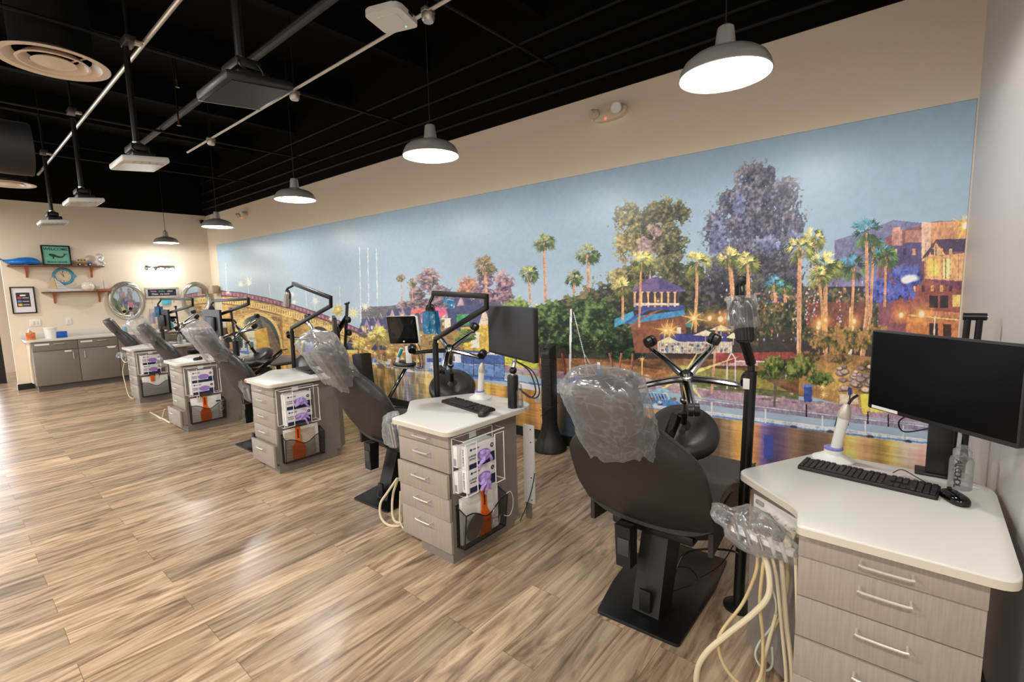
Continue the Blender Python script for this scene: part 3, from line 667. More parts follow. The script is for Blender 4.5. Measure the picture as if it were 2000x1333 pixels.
for k in range(10): pl([(1842+k*5, 470), (1852+k*5, 492)], .8, (44, 34, 60), .6)
foliage([(1775, 540, 44, 26), (1722, 566, 36, 28), (1750, 570, 40, 20)], [(16, 22, 70), (36, 48, 140), (60, 84, 190), (100, 96, 160)], 90, 6, .1); ell(1778, 544, 22, 9, (226, 240, 255), 1, .5); ell(1770, 548, 12, 8, (255, 255, 255), 1, .4)
rect(1575, 590, 1690, 640, (130, 66, 50), .8)
for x, y0, y1, c in ((1515, 560, 600, 1), (1535, 555, 590, 0), (1578, 560, 640, 0), (1640, 570, 630, 1), (1590, 560, 620, 2), (1694, 560, 615, 1), (1556, 570, 640, 2)):
    for k in range(22): ell(x+rng.normal()*2.5, y0+(y1-y0)*rng.random(), 2, 2.4, [(240, 110, 110), (250, 240, 250), (230, 90, 60), (150, 170, 255)][(k+c) % 4], .85, .5)
G1 = [(96, 110, 50), (150, 150, 70), (62, 80, 40), (190, 176, 96)]; G2 = [(60, 92, 50), (96, 130, 70), (40, 66, 44), (60, 130, 150)]
TC = (214, 150, 100)
for cx, cy, r, b, tw, s, g in ((1216, 560, 22, (1216, 625), 5, 20, G1), (1252, 510, 24, (1248, 640), 4.5, 21, G1), (1362, 512, 27, (1358, 650), 6, 22, G1), (1425, 505, 24, (1432, 590), 9, 23, G1), (1460, 515, 26, (1462, 590), 8, 24, G1), (1512, 555, 20, (1515, 590), 6, 25, G2), (1532, 560, 18, (1534, 592), 6, 26, G2), (1590, 465, 24, (1594, 560), 5, 31, G1), (1562, 482, 30, (1560, 700), 9, 27, G1), (1668, 520, 30, (1660, 700), 6, 32, G2), (1612, 520, 34, (1612, 690), 9, 28, G1), (1600, 540, 24, (1618, 755), 6, 29, G1), (1706, 480, 26, (1700, 620), 6, 33, G2), (1692, 452, 32, (1694, 600), 7, 30, G2), (1730, 500, 26, (1728, 600), 5, 34, G2)):
    palm(cx, cy, r, b, tw, g, TC, s)
for p, q, w in (((1694, 600), (1676, 760), 8), ((1662, 600), (1656, 790), 6), ((1700, 620), (1682, 720), 5), ((1560, 640), (1560, 700), 7)): line(p, q, w, (200, 138, 92)); line((p[0]-w*.25, p[1]), (q[0]-w*.25, q[1]), w*.3, (246, 200, 150), .8)
line((1665, 640), (1655, 780), 5, (226, 206, 176))
for x, y, r in ((1355, 622, 30), (1310, 646, 26), (1300, 646, 26)): star(x, y, r, (255, 196, 70), n=8, cr=.14)
for x, y, r in ((1386, 622, 12), (1421, 622, 15), (1407, 624, 14), (1760, 616, 14), (1800, 614, 18), (1668, 628, 12), (1665, 640, 9), (1612, 626, 10), (1600, 632, 12), (1598, 640, 11), (1285, 588, 4)): glow(x, y, r*1.9, (255, 168, 50), .75); ell(x, y, r*.42, r*.5, (255, 244, 200), 1, .5)
star(1886, 441, 36, (255, 190, 30), (255, 255, 255), 8, .5, .2)
# lower right garden, rocks and walk
poly([(1560, 700), (1640, 690), (1720, 700), (1860, 720), (1860, 820), (1640, 790), (1560, 770)], (168, 120, 60), 1, .75+.25*fbm(.05, .04, 16)); glow(1640, 745, 60, (246, 200, 70), .7)
foliage([(1580, 700, 30, 16), (1640, 700, 30, 14), (1700, 715, 30, 16)], [(50, 44, 26), (100, 80, 40), (160, 120, 60)], 97, 5, .2)
rr = np.random.default_rng(5)
for k in range(70):
    x = 1640+rr.random()*150; y = 718+rr.random()*48; w = 6+rr.random()*7; ell(x, y, w, w*.62, (84, 62, 60), .9, .3); ell(x-1, y-1.2, w*.85, w*.5, [(196, 170, 160), (160, 136, 132), (220, 190, 160)][k % 3], 1, .4)
poly([(1700, 700), (1860, 712), (1860, 800), (1700, 790)], (160, 112, 50), .35)
poly([(1395, 690), (1550, 688), (1560, 700), (1395, 712)], (148, 48, 40)); pl([(1420, 760), (1420, 705), (1428, 690), (1436, 700), (1436, 760)], 2.4, (230, 226, 232)); pl([(1436, 706), (1550, 708)], 3, (226, 214, 216))
for x in (1470, 1500, 1535): line((x, 706), (x, 740), 2, (220, 210, 214))
line((1400, 640), (1390, 770), 5, (206, 150, 120))
foliage([(1516, 714, 36, 22), (1556, 722, 44, 26), (1600, 740, 28, 16), (1500, 730, 30, 14)], [(22, 36, 14), (48, 68, 24), (88, 106, 40), (140, 144, 66)], 95, 6, .12); line((1515, 750), (1512, 795), 5, (110, 92, 90)); line((1513, 752), (1500, 728), 3, (110, 92, 90)); line((1514, 752), (1536, 730), 3, (110, 92, 90))
foliage([(1640, 664, 66, 30), (1700, 660, 40, 26)], [(44, 46, 22), (88, 82, 36), (140, 108, 50), (180, 130, 60)], 96, 6, .15); rect(1570, 755, 1586, 786, (30, 66, 150)); rect(1568, 752, 1588, 757, (70, 120, 200)); poly([(1680, 770), (1700, 770), (1696, 810), (1684, 808)], (236, 206, 40)); rect(1700, 790, 1760, 806, (240, 214, 50), .8); rect(1640, 770, 1676, 790, (226, 200, 170))
star(1606, 756, 12, (255, 220, 110)); star(1608, 772, 11, (255, 220, 110)); star(1254, 702, 10, (255, 190, 80)); line((1254, 702), (1254, 735), 3, (240, 180, 80))
# the bright starburst lamp on the lawn
for th, L in ((-1.03, 66), (-.34, 120), (-2.3, 60), (.9, 84), (1.5, 70), (2.6, 80), (.3, 40)):
    x, y = 1335, 735; poly([(x-4*math.sin(th), y+4*math.cos(th)), (x+L*math.cos(th), y+L*math.sin(th)), (x+4*math.sin(th), y-4*math.cos(th))], (250, 232, 120), .85)
glow(1335, 735, 40, (255, 240, 150), .8)
# sailing mast and hull, docked boats, pontoon
pl([(1115, 604), (1113, 742)], 4, (226, 226, 232)); pl([(1120, 610), (1140, 690), (1150, 742)], 1.3, (216, 206, 200)); pl([(1140, 690), (1168, 738)], 1, (216, 206, 200)); poly([(1112, 738), (1142, 738), (1130, 750), (1110, 748)], (40, 96, 190)); poly([(1080, 752), (1180, 742), (1300, 768), (1290, 790), (1090, 770)], (216, 210, 216)); poly([(1010, 745), (1100, 752), (1180, 772), (1180, 782), (1010, 762)], (226, 226, 232)); poly([(1140, 738), (1226, 742), (1230, 748), (1140, 746)], (214, 196, 190)); rect(1164, 714, 1174, 734, (40, 110, 180)); rect(1166, 708, 1172, 722, (236, 236, 240))
poly([(850, 680), (985, 690), (985, 744), (850, 728)], (60, 96, 168)); rect(876, 690, 900, 712, (226, 232, 240)); rect(880, 696, 888, 706, (60, 70, 100)); poly([(860, 706), (985, 716), (985, 738), (860, 726)], (94, 140, 206)); pl([(920, 690), (985, 694)], 2, (240, 236, 220)); pl([(860, 732), (985, 744), (1060, 752)], 4, (70, 120, 190)); rect(830, 690, 866, 724, (186, 206, 226)); rect(834, 700, 862, 708, (50, 90, 180))
for x in (905, 925, 945, 965, 985, 1005): line((x, 680), (x, 736), 1.4, (90, 70, 70), .9); line((x, 712), (x+20, 714), 1, (230, 226, 220), .8)
for k in range(40):
    x = 706+rng.random()*170; y = 708+(x-706)*.1+rng.normal()*5; ell(x, y, 3+rng.random()*7, 1.4+rng.random()*3, [(236, 240, 246), (40, 90, 190), (70, 120, 200), (236, 216, 170)][k % 4], .9, .4); line((x, y), (x+1, y-24*rng.random()), .9, (240, 236, 226), .8)
poly([(1240, 766), (1300, 770), (1330, 790), (1300, 800), (1240, 786)], (60, 130, 190)); pl([(1262, 778), (1268, 766), (1300, 764), (1308, 780)], 2, (236, 240, 246)); poly([(1262, 766), (1290, 758), (1312, 764), (1300, 768)], (130, 190, 226)); 
for k in range(7): line((1264+k*6, 768), (1270+k*6, 782), 1.2, (240, 240, 246)); ell(1280+rng.normal()*14, 786+rng.normal()*5, 5, 4, [(30, 60, 110), (140, 84, 60), (220, 226, 236)][k % 3], .9, .4)
poly([(1330, 776), (1500, 794), (1880, 840), (1880, 852), (1500, 806), (1330, 786)], (146, 136, 160)); pl([(1340, 779), (1500, 797), (1880, 842)], 1.6, (214, 210, 226)); poly([(1230, 786), (1400, 806), (1600, 832), (1880, 868), (1880, 878), (1600, 846), (1400, 818), (1230, 798)], (206, 212, 226)); pl([(1230, 794), (1400, 814), (1600, 842), (1880, 874)], 3.5, (86, 140, 200)); pl([(1230, 787), (1400, 807), (1600, 833), (1880, 869)], 1.6, (246, 246, 250)); pl([(1230, 799), (1400, 819), (1600, 847), (1880, 880)], 2, (44, 56, 92))
for x in (1362, 1390, 1495, 1606, 1690, 1764): y = 770+(x-1240)*.122; line((x, y-2), (x, y+26), 3, (232, 232, 240))
for x in (1550, 1622, 1700, 1774): y = 787+(x-1240)*.127; ell(x, y+9, 9, 5, (40, 50, 84), .9, .4)
for x in (1575, 1640, 1695, 1735): line((x, 790+(x-1575)*.12), (x, 815+(x-1575)*.12), 3, (44, 34, 40))
line((1660, 768), (1656, 832), 2.6, (34, 34, 44)); rect(1656, 758, 1664, 772, (30, 60, 140))
# ---- water with streaked reflections
zw = np.interp(XX, [.4, 3.3, 4.7, 5.6, 7.5, 9, 10.2, 11.35, 12.05], [.30, .40, .42, .475, .53, .517, .515, .54, .56])
water = np.clip((zw-ZZ)/.008, 0, 1)
col = np.zeros_like(IMG); streak = fbm(.16, 9, 21, 3)[0]; streak2 = fbm(.07, 9, 22, 3)[0]
base = np.array([118, 96, 82]); wc = np.zeros((nx, 3))
key = [(0, (150, 130, 140)), (.9, (150, 160, 196)), (1.6, (214, 206, 190)), (2.4, (226, 226, 206)), (3.1, (230, 176, 70)), (3.9, (120, 110, 110)), (5, (214, 160, 50)), (5.5, (206, 150, 44)), (5.9, (176, 150, 104)), (6.3, (236, 186, 70)), (6.7, (120, 124, 150)), (7.1, (224, 190, 110)), (7.5, (206, 170, 100)), (8, (190, 150, 60)), (8.7, (224, 160, 40)), (9.0, (204, 138, 60)), (9.25, (92, 110, 130)), (9.6, (60, 92, 124)), (9.95, (120, 104, 92)), (10.15, (230, 140, 50)), (10.4, (136, 112, 84)), (10.75, (130, 104, 76)), (10.85, (240, 170, 40)), (10.93, (236, 150, 50)), (11.0, (112, 90, 156)), (11.08, (104, 84, 140)), (11.2, (140, 108, 84)), (11.4, (136, 108, 84)), (11.52, (250, 200, 90)), (11.62, (210, 160, 110)), (11.74, (250, 210, 80)), (11.82, (236, 206, 180)), (11.9, (220, 150, 140)), (12.1, (214, 180, 130))]
for c in range(3): wc[:, c] = np.interp(xs, [k[0] for k in key], [k[1][c] for k in key])
wc *= (.55+.9*streak)[:, None]*(.8+.4*streak2)[:, None]
rip = .86+.3*fbm(.25, .012, 23, 3)
col = wc[None]*rip[..., None]; dk = np.clip((zw-ZZ)/.3, 0, 1)[..., None]; col = col*(1-.12*dk)
IMG[:] = IMG*(1-water[..., None])+col*water[..., None]
for k in range(160):
    x = 5.2+rng.random()*2.6; z = .5-rng.random()*.38; ellW(x, z, .012+.02*rng.random(), .05+.1*rng.random(), [(255, 220, 120), (255, 190, 60), (236, 236, 240), (90, 100, 150), (120, 80, 40)][k % 5], .55, .8)
rect(1492, 850, 1510, 896, (34, 60, 160), .9); rect(1450, 850, 1460, 900, (240, 180, 50), .5)
pl([(1062, 764), (1160, 785)], 4, (60, 90, 150)); pl([(985, 742), (1070, 760), (1160, 780)], 3, (236, 236, 240))
ns_ = np.clip((np.abs(IMG-SKY).max(-1)-10)/14, 0, 1)[..., None]
det = ((nf(4, 3)-.5)*.42+(nf(11, 8)-.5)*.36)[..., None]
IMG[:] = IMG*(1-ns_)+ns_*(124+(IMG*(1+det*(1-.75*water[..., None]))-112)*1.12)
IMG = np.clip(IMG*(1+(fbm(.03, .03, 31, 2)-.5)[..., None]*.05), 0, 255)
for x, y, r in ((1355, 622, 30), (1310, 646, 24), (1300, 646, 24)): star(x, y, r, (255, 200, 80), n=8, cr=.15, a=.6)
for x, y, r in ((1386, 622, 10), (1421, 622, 13), (1760, 616, 12), (1800, 614, 15), (1668, 628, 10), (1612, 626, 9), (1600, 632, 10)): glow(x, y, r*1.8, (255, 176, 60), .6); ell(x, y, r*.42, r*.5, (255, 246, 210), 1, .5)
for x, y, r in ((668, 668, 16), (694, 672, 15), (722, 690, 14), (758, 688, 12), (780, 700, 12), (812, 672, 11), (838, 690, 9), (471, 634, 16), (660, 604, 15), (690, 612, 15)): star(x, y, r, (255, 214, 90), a=.6)
IMG = np.clip(IMG, 0, 255)
# ---- mesh of the print
n = nx*nz
co = np.empty((n, 3)); co[:, 0] = XX.ravel(); co[:, 1] = -.003; co[:, 2] = ZZ.ravel()
idx = np.arange(n).reshape(nz, nx); q = np.stack([idx[:-1, :-1], idx[:-1, 1:], idx[1:, 1:], idx[1:, :-1]], -1).reshape(-1, 4)
bl = [n, n+1, n+2, n+3]
co = np.vstack([co, [[MX0, -.0002, MZ0], [MX1, -.0002, MZ0], [MX1, -.0002, MZ1], [MX0, -.0002, MZ1]]])
sides = [list(idx[0, ::-1])+[bl[0], bl[1]], list(idx[::-1, -1])+[bl[1], bl[2]], list(idx[-1, :])+[bl[2], bl[3]], list(idx[:, 0])+[bl[3], bl[0]], bl]
me = bpy.data.meshes.new('wall_mural')
loops = np.concatenate([q.ravel(), np.concatenate([np.array(s_) for s_ in sides])]).astype(np.int32)
tot = np.concatenate([np.full(len(q), 4), [len(s_) for s_ in sides]]).astype(np.int32)
me.vertices.add(len(co)); me.vertices.foreach_set('co', co.ravel().astype(np.float32))
me.loops.add(len(loops)); me.loops.foreach_set('vertex_index', loops)
me.polygons.add(len(tot)); me.polygons.foreach_set('loop_start', np.concatenate([[0], np.cumsum(tot)[:-1]]).astype(np.int32)); 
try: me.polygons.foreach_set('loop_total', tot)
except Exception: pass
me.update(calc_edges=True); me.validate()
ca = me.color_attributes.new('print', 'FLOAT_COLOR', 'POINT')
s_ = IMG/255; l_ = np.where(s_ <= .04045, s_/12.92, ((s_+.055)/1.055)**2.4)
rgba = np.ones((len(co), 4), np.float32); rgba[:n, :3] = l_.reshape(-1, 3)
ca.data.foreach_set('color', rgba.ravel())
mm = bpy.data.materials.new('satin_print'); mm.use_nodes = True; b = mm.node_tree.nodes['Principled BSDF']
vc = mm.node_tree.nodes.new('ShaderNodeVertexColor'); vc.layer_name = 'print'
hs = mm.node_tree.nodes.new('ShaderNodeHueSaturation'); hs.inputs['Saturation'].default_value = .88; hs.inputs['Value'].default_value = MURAL_GAIN
mm.node_tree.links.new(vc.outputs['Color'], hs.inputs['Color']); mm.node_tree.links.new(hs.outputs[0], b.inputs['Base Color'])
b.inputs['Roughness'].default_value = .38; b.inputs['Specular IOR Level'].default_value = .5
me.materials.append(mm)
mur = bpy.data.objects.new('wall_mural', me); COL.objects.link(mur)
tag(mur, 'huge printed lakeside mural with stone bridge, palms and harbour covering the long wall', 'mural')
# ------------------------------------------------------------------ treatment cabinets
WHO = {'E': 'nearest the camera beside the grey wall', 'D': 'second from the camera', 'C': 'in the middle of the row', 'B': 'second from the far counter', 'A': 'nearest the far counter'}
CAB = {'E': (12.02, -2.12), 'D': (9.845, -2.12), 'C': (7.605, -2.11), 'B': (5.42, -2.18), 'A': (3.12, -2.13)}
CT = .815
TOPO = rounded([(-.455, -.055), (.058, -.055), (.064, .66), (.0, .745), (-.50, .755), (-.735, .31), (-.47, .075)], [.02, .06, .06, .05, .05, .05, .05], 5)
BODYO = [(-.452, .012), (-.002, .012), (-.002, .60), (-.08, .69), (-.47, .70), (-.675, .315), (-.452, .14)]
DZ = [(.695, .782), (.549, .691), (.403, .545), (.262, .399), (.062, .258)]
def cabinet(k, outs, label):
    x, y = CAB[k]
    t = thing('treatment_cabinet', label, 'cabinet', (x, y, 0), 0, 'treatment cabinets')
    MB().prism(BODYO, .07, CT-.03).build('carcass', CABD, t, smooth=False)
    MB().prism([(-.29, .004), (-.004, .004), (-.004, .56), (-.29, .56)], 0, .07).build('plinth', CABD, t, smooth=False)
    MB().prism(TOPO, CT-.03, CT, None, .004).build('worktop', TOPW, t, ang=50)
    MB().prism([(p[0]*1.0, p[1]) for p in rounded([(-.4555, -.0555), (.0585, -.0555), (.0645, .66), (.0, .7455), (-.50, .7555), (-.7355, .31), (-.4705, .075)], [.02, .06, .06, .05, .05, .05, .05], 5)], CT-.029, CT-.006).build('worktop_edge', TOPE, t, ang=50)
    for i, (z0, z1) in enumerate(DZ):
        o = outs[i]
        m = MB().box2((-.453, -.002-o, z0), (0, .018-o, z1), .0015)
        if o > .012: m.box2((-.43, .018-o, z0+.02), (-.02, .10, z1-.01))
        dr = m.build('drawer', CABF, t)
        h = MB(); zc = z1-.046; xc = -.222
        h.tube([(xc-.062, -.002-o, zc), (xc-.062, -.026-o, zc), (xc-.054, -.033-o, zc-.002), (xc+.054, -.033-o, zc-.002), (xc+.062, -.026-o, zc), (xc+.062, -.002-o, zc)], .0042, 8, 2)
        h.build('handle', NICKEL, dr)
    # slanted face with the switch and hose sockets
    a = Vector((-.675, .315, 0)); b = Vector((-.452, .14, 0)); dxy = (b-a).normalized(); nn = Vector((dxy.y, -dxy.x, 0))
    M = frameM(a+nn*.002+Vector((0, 0, .705)), dxy, (0, 0, 1))
    pp = MB().box((.142, 0, .002), (.245, .068, .006), M, .002).build('port_panel', WHT, t)
    MB().box((.06, .012, .008), (.042, .018, .01), M, .004).build('switch', mat('grey_switch', (150, 150, 146), .4), pp)
    for q in range(4):
        MB().cyl(M @ Vector((.108+q*.042, -.004-.002*q, .004)), M @ Vector((.108+q*.042, -.004-.002*q, .014)), .0085, .0075, 12).build('socket', NICKEL if q % 2 else WHT, pp)
    return t
cabinet('E', (.012, 0, 0, .006, 0), 'grey drawer cabinet nearest the camera, beside the grey wall')
cabinet('D', (0, .003, .022, .012, .006), 'grey five drawer cabinet second from the camera, third drawer slightly open')
cabinet('C', (0, 0, 0, 0, .035), 'grey drawer cabinet in the middle of the row, its worktop corner chipped orange')
cabinet('B', (0, 0, 0, 0, .06), 'grey drawer cabinet second from the far counter, bottom drawer pulled out')
cabinet('A', (0, 0, 0, 0, 0), 'grey drawer cabinet nearest the far counter, furthest of the row')
def loc(k, x, y, z=CT): return Vector((CAB[k][0]+x, CAB[k][1]+y, z))
tag(MB().box((0, 0, 0), (.05, .012, .02), None, .003).build('chipped_corner', mat('bare_chipboard', (190, 120, 70), .7), loc=loc('C', -.425, -.052, CT-.016)), 'bare orange brown chipped patch at the middle worktop corner', 'chip')

def glove_box(k, y0, z0, label, glove, size, w=.235, h=.125):
    t = thing('glove_box', label, 'box of gloves', loc(k, .012, y0, z0), 0, 'glove boxes in the wire racks')
    MB().box2((0, 0, 0), (.078, w, h), .001).build('carton', CARD, t)
    MB().box2((.0775, .012, .001), (.0788, w-.001, .03)).build('navy_band', NAVY, t)
    MB().box2((.0775, w-.058, .028), (.0788, w-.001, .058)).build('navy_tab', NAVY, t)
    M = frameM(Vector((.0784, w*.56, h*.47)), (0, 1, 0), (0, 0, 1))
    MB().prism([(.055*math.cos(a), .03*math.sin(a)) for a in np.linspace(0, 2*PI, 28)[:-1]], 0, .0008, M).build('lilac_oval', LILAC, t, smooth=False)
    text_mesh('LAVENDER', .0145, 'printed_word', INK, t, frameM(Vector((.0785, .045, h*.55)), (0, 1, 0), (0, 0, 1)), bold=True)
    text_mesh('NITRILE', .0145, 'printed_word', INK, t, frameM(Vector((.0785, .040, h*.42)), (0, 1, 0), (0, 0, 1)), bold=True)
    M = frameM(Vector((.0784, .03, h*.83)), (0, 1, 0), (0, 0, 1))
    MB().prism([(.008*math.cos(a), .008*math.sin(a)) for a in np.linspace(0, 2*PI, 16)[:-1]], 0, .0008, M).build('round_logo', INK, t, smooth=False)
    MB().box2((.0775, .042, h*.83-.004), (.0786, .098, h*.83+.004)).build('printed_name_bar', mat('faded_ink', (120, 122, 140), .6), t)
    M = frameM(Vector((.0784, w-.03, h*.72)), (0, 1, 0), (0, 0, 1))
    MB().prism([(.014*math.cos(a), .014*math.sin(a)) for a in np.linspace(0, 2*PI, 20)[:-1]], 0, .0008, M).build('size_disc', NAVY, t, smooth=False)
    text_mesh(size, .018, 'size_letter', WHT, t, frameM(Vector((.0794, w-.03, h*.72)), (0, 1, 0), (0, 0, 1)), bold=True)
    text_mesh('LAVENDER NITRILE', .0115, 'spine_print', INK, t, frameM(Vector((.045, -.0006, h*.5)), (0, 0, 1), (-1, 0, 0)), bold=True)
    if glove:
        g = MB(); r = np.random.default_rng(int(z0*1000)+ord(k))
        for q in range(5):
            a = r.random()*2*PI; L = .045+.03*r.random()
            g.tube([(.078, w*.56, h*.45), (.10, w*.56+.02*math.cos(a), h*.45+.015*math.sin(a)), (.105, w*.56+L*.8*math.cos(a), h*.45+L*.7*math.sin(a)-.012), (.098, w*.56+L*1.1*math.cos(a), h*.45+L*math.sin(a)-.025)], lambda u: .013*(1-.45*u), 8, 4)
        g.cushion((.092, w*.56, h*.45), (.04, .075, .06), (.8, .8)); g.noise(.008, q, 45); g.build('pulled_out_glove', LILG, t)
    return t
def rack(k, y0=.02, y1=.36, z0=.428, z1=.752, label=''):
    t = thing('wire_rack', label, 'rack', loc(k, 0, 0, 0), 0, 'white wire racks on the cabinet sides')
    r = .0036; D = .102
    MB().wire([(.002, y0, z1), (D, y0, z1), (D, y1, z1), (.002, y1, z1)], r, 8, True).build('top_rim', WHTM, t)
    MB().wire([(.004, y1, z0), (.004, y0, z0), (D, y0, z0), (D, y0+.10, z0)], r, 8).build('bottom_wire', WHTM, t); MB().wire([(.004, y1, z0), (D, y1, z0), (D, y1-.08, z0)], r, 8).build('bottom_wire', WHTM, t)
    for a, b in ((y0+.012, y0+.10), (y1-.085, y1-.006)):
        MB().wire([(D, a, z0), (D, a, z1-.02), (D, b, z1-.02), (D, b, z0)], r, 8, True).build('front_loop', WHTM, t)
    for y in (y0, y1): MB().wire([(.003, y, z0), (.003, y, z1)], r, 8).build('back_wire', WHTM, t)
    MB().box2((.0005, (y0+y1)/2-.03, z1-.035), (.003, (y0+y1)/2+.03, z1+.006), .001).build('fixing_plate', WHTM, t)
for k, lab in (('D', 'second from the camera'), ('C', 'in the middle of the row'), ('B', 'second from the far counter'), ('A', 'nearest the far counter')):
    rack(k, label='white wire rack on the cabinet '+lab)
    for lev, z in (('upper', .572), ('lower', .434)):
        gl = (k == 'D') or (k == 'C')
        glove_box(k, .055, z, lev+' purple printed glove carton, rack of the cabinet '+lab, gl, 'M' if lev == 'upper' else 'L', h=.136)
for lev, z in (('upper', .585), ('lower', .432)):
    t = thing('glove_box', lev+' slim glove carton turned sideways in the rack of the second cabinet', 'box of gloves', loc('D', .004, .024, z), 0, 'glove boxes in the wire racks')
    MB().box2((0, 0, 0), (.035, .03, .128), .001).build('carton', CARD, t)
    MB().box2((.008, -.0008, .01), (.028, 0, .05)).build('barcode_patch', mat('grey_print', (150, 150, 156), .7), t)

MESHM = bpy.data.materials.new('black_mesh_steel'); MESHM.use_nodes = True
_nt = MESHM.node_tree; _b = _nt.nodes['Principled BSDF']; _b.inputs['Base Color'].default_value = lin((16, 16, 17)); _b.inputs['Roughness'].default_value = .4
_tc = _nt.nodes.new('ShaderNodeTexCoord'); _ck = _nt.nodes.new('ShaderNodeTexChecker'); _ck.inputs['Scale'].default_value = 330
_nt.links.new(_tc.outputs['Object'], _ck.inputs['Vector']); _mt = _nt.nodes.new('ShaderNodeMath'); _mt.operation = 'MULTIPLY_ADD'; _mt.inputs[1].default_value = -.42; _mt.inputs[2].default_value = .5
_nt.links.new(_ck.outputs['Fac'], _mt.inputs[0]); _nt.links.new(_mt.outputs[0], _b.inputs['Alpha'])
def holder(k, label, kind):
    y0, y1, z0, z1, D = .035, .395, .095, .345, .085
    t = thing('document_holder', label, 'file holder', loc(k, .001, 0, 0), 0, 'black mesh file holders')
    wave = lambda u: z1-.035-.085*math.exp(-((u-.5)/.26)**2)+.02*math.sin(u*PI)
    m = MB(); m.slab(lambda u, v: (D*(.72+.28*v), y0+(y1-y0)*u, z0+(wave(u)-z0)*v), lambda u, v: (1, 0, 0), .0014, 16, 6); m.build('front_panel', MESHM, t)
    m = MB(); m.box2((0, y0, z0), (.0016, y1, z1)); m.build('back_panel', MESHM, t)
    for y in (y0, y1): MB().prism([(0, z0), (D*.72, z0), (D, wave(0)), (0, z1)], 0, .0014, frameM(Vector((0, y, 0)), (1, 0, 0), (0, 0, 1))).build('side_panel', MESHM, t)
    m = MB(); m.box2((0, y0, z0), (D*.72, y1, z0+.002)); m.build('base', MESHM, t)
    MB().wire([(D, y0+(y1-y0)*i/14, wave(i/14)) for i in range(15)], .0038, 8).build('front_rim', BLKM, t); MB().wire([(0, y0, z1), (0, y1, z1)], .0035, 8).build('rear_rim', BLKM, t)
    for y in (y0, y1): MB().wire([(0, y, z1), (D, y, wave(0)), (D*.72, y, z0), (0, y, z0)], .0038, 8).build('side_rim', BLKM, t)
    MB().wire([(D*.72, y0, z0), (D*.72, y1, z0)], .0035, 8).build('bottom_rim', BLKM, t)
    return t
desc = {'D': 'second from the camera', 'C': 'in the middle of the row', 'B': 'second from the far counter', 'A': 'nearest the far counter'}
for k in 'DCBA':
    holder(k, 'black mesh file holder full of papers on the cabinet '+desc[k], 0)
    p = loc(k, 0, 0, 0)
    t = thing('paper_folder', 'white papers standing in the mesh holder of the cabinet '+desc[k], 'papers', p, 0, 'papers in the holders')
    MB().box2((.012, .05, .10), (.018, .37, .385), .0008).build('rear_sheet', PAPER, t)
    MB().box2((.022, .055, .10), (.027, .33 if k != 'D' else .37, .36 if k != 'D' else .37), .0008).build('front_sheet', PAPER if k != 'C' else mat('kraft_card', (196, 180, 160), .7), t)
    if k != 'A':
        t = thing('orange_ruler', 'flat orange plastic tool in the holder of the cabinet '+desc[k], 'plastic tool', p, 0, 'orange tools in the holders')
        o_ = {'D': .235, 'C': .17, 'B': .19}[k]
        MB().prism(rounded([(o_-.055, .105), (o_+.055, .105), (o_+.055, .215), (o_+.022, .265), (o_+.022, .395), (o_-.022, .395), (o_-.022, .265), (o_-.055, .215)], .012, 3), .034, .040, frameM(Vector((0, 0, 0)), (0, 1, 0), (0, 0, 1))).build('blade', ORNG, t)
        MB().box2((.040, o_-.007, .29), (.0408, o_+.007, .375)).build('dark_print', mat('brown_print', (90, 36, 10), .6), t)
    else:
        t = thing('orange_label_roll', 'small orange block tucked in the holder of the furthest cabinet', 'plastic tool', p)
        MB().box2((.03, .15, .31), (.045, .20, .40), .002).build('block', ORNG, t)
t = thing('hand_mirror', 'round clear plastic cheek mirror in the holder of the second cabinet', 'mirror', loc('D', .058, .125, .20))
M = frameM(Vector((0, 0, 0)), (0, 1, 0), (.18, 0, 1))
MB().prism([(.068*math.cos(a), .085*math.sin(a)) for a in np.linspace(0, 2*PI, 32)[:-1]], 0, .004, M).build('glass', mat('smoky_glass', (150, 146, 140), .08, .6), t)
MB().tube([M @ Vector((.069*math.cos(a), .086*math.sin(a), .003)) for a in np.linspace(0, 2*PI, 33)[:-1]], .004, 8, 1, True).build('rim', GLASS, t)
t = thing('safety_glasses', 'clear safety glasses hanging on the holder of the second cabinet', 'glasses', loc('D', .094, .265, .215))
m = MB()
for s in (-.03, .03): m.tube([(.004, .022*math.cos(a)+0, s+.026*math.sin(a)) for a in np.linspace(0, 2*PI, 17)[:-1]], .0035, 6, 1, True)
m.tube([(0, .0, .055), (-.02, .015, .08), (-.03, .02, .11)], .003, 6); m.tube([(0, 0, -.055), (.004, .03, -.05), (-.004, .05, -.01)], .003, 6)
m.build('frame', MAT['clear_plastic_film'], t)
m = MB()
for s in (-.03, .03): m.box((.004, 0, s), (.002, .042, .05), None, .0008)
m.build('lenses', GLASS, t)
t = thing('earphones', 'thin white looped cord hanging from the holder of the second cabinet', 'cord', loc('D', .09, .40, .30))
MB().tube([(0, -.02, .02), (.012, .005, .03), (.01, .03, -.02), (.006, .03, -.09), (0, .005, -.13), (0, -.03, -.12), (.0, -.045, -.11)], .002, 6).build('cord', WHT, t)
for k, y in (('B', .13), ('A', .235)):
    t = thing('plastic_clip', 'white looped handle in the holder, cabinet '+desc[k], 'handle', loc(k, .03, y, .34))
    MB().prism(rounded([(-.02, 0), (.02, 0), (.018, .075), (-.018, .075)], .016, 4), 0, .006, frameM(Vector((0, 0, 0)), (0, 1, 0), (0, 0, 1))).build('handle', WHT, t)
    MB().cyl((.005, 0, .058), (.0075, 0, .058), .007, None, 12).build('hole', BLKM, t)
t = thing('eyeglass_case', 'clear goggles hanging over the right end of the fourth cabinet holder', 'goggles', loc('B', .095, .34, .25))
m = MB()
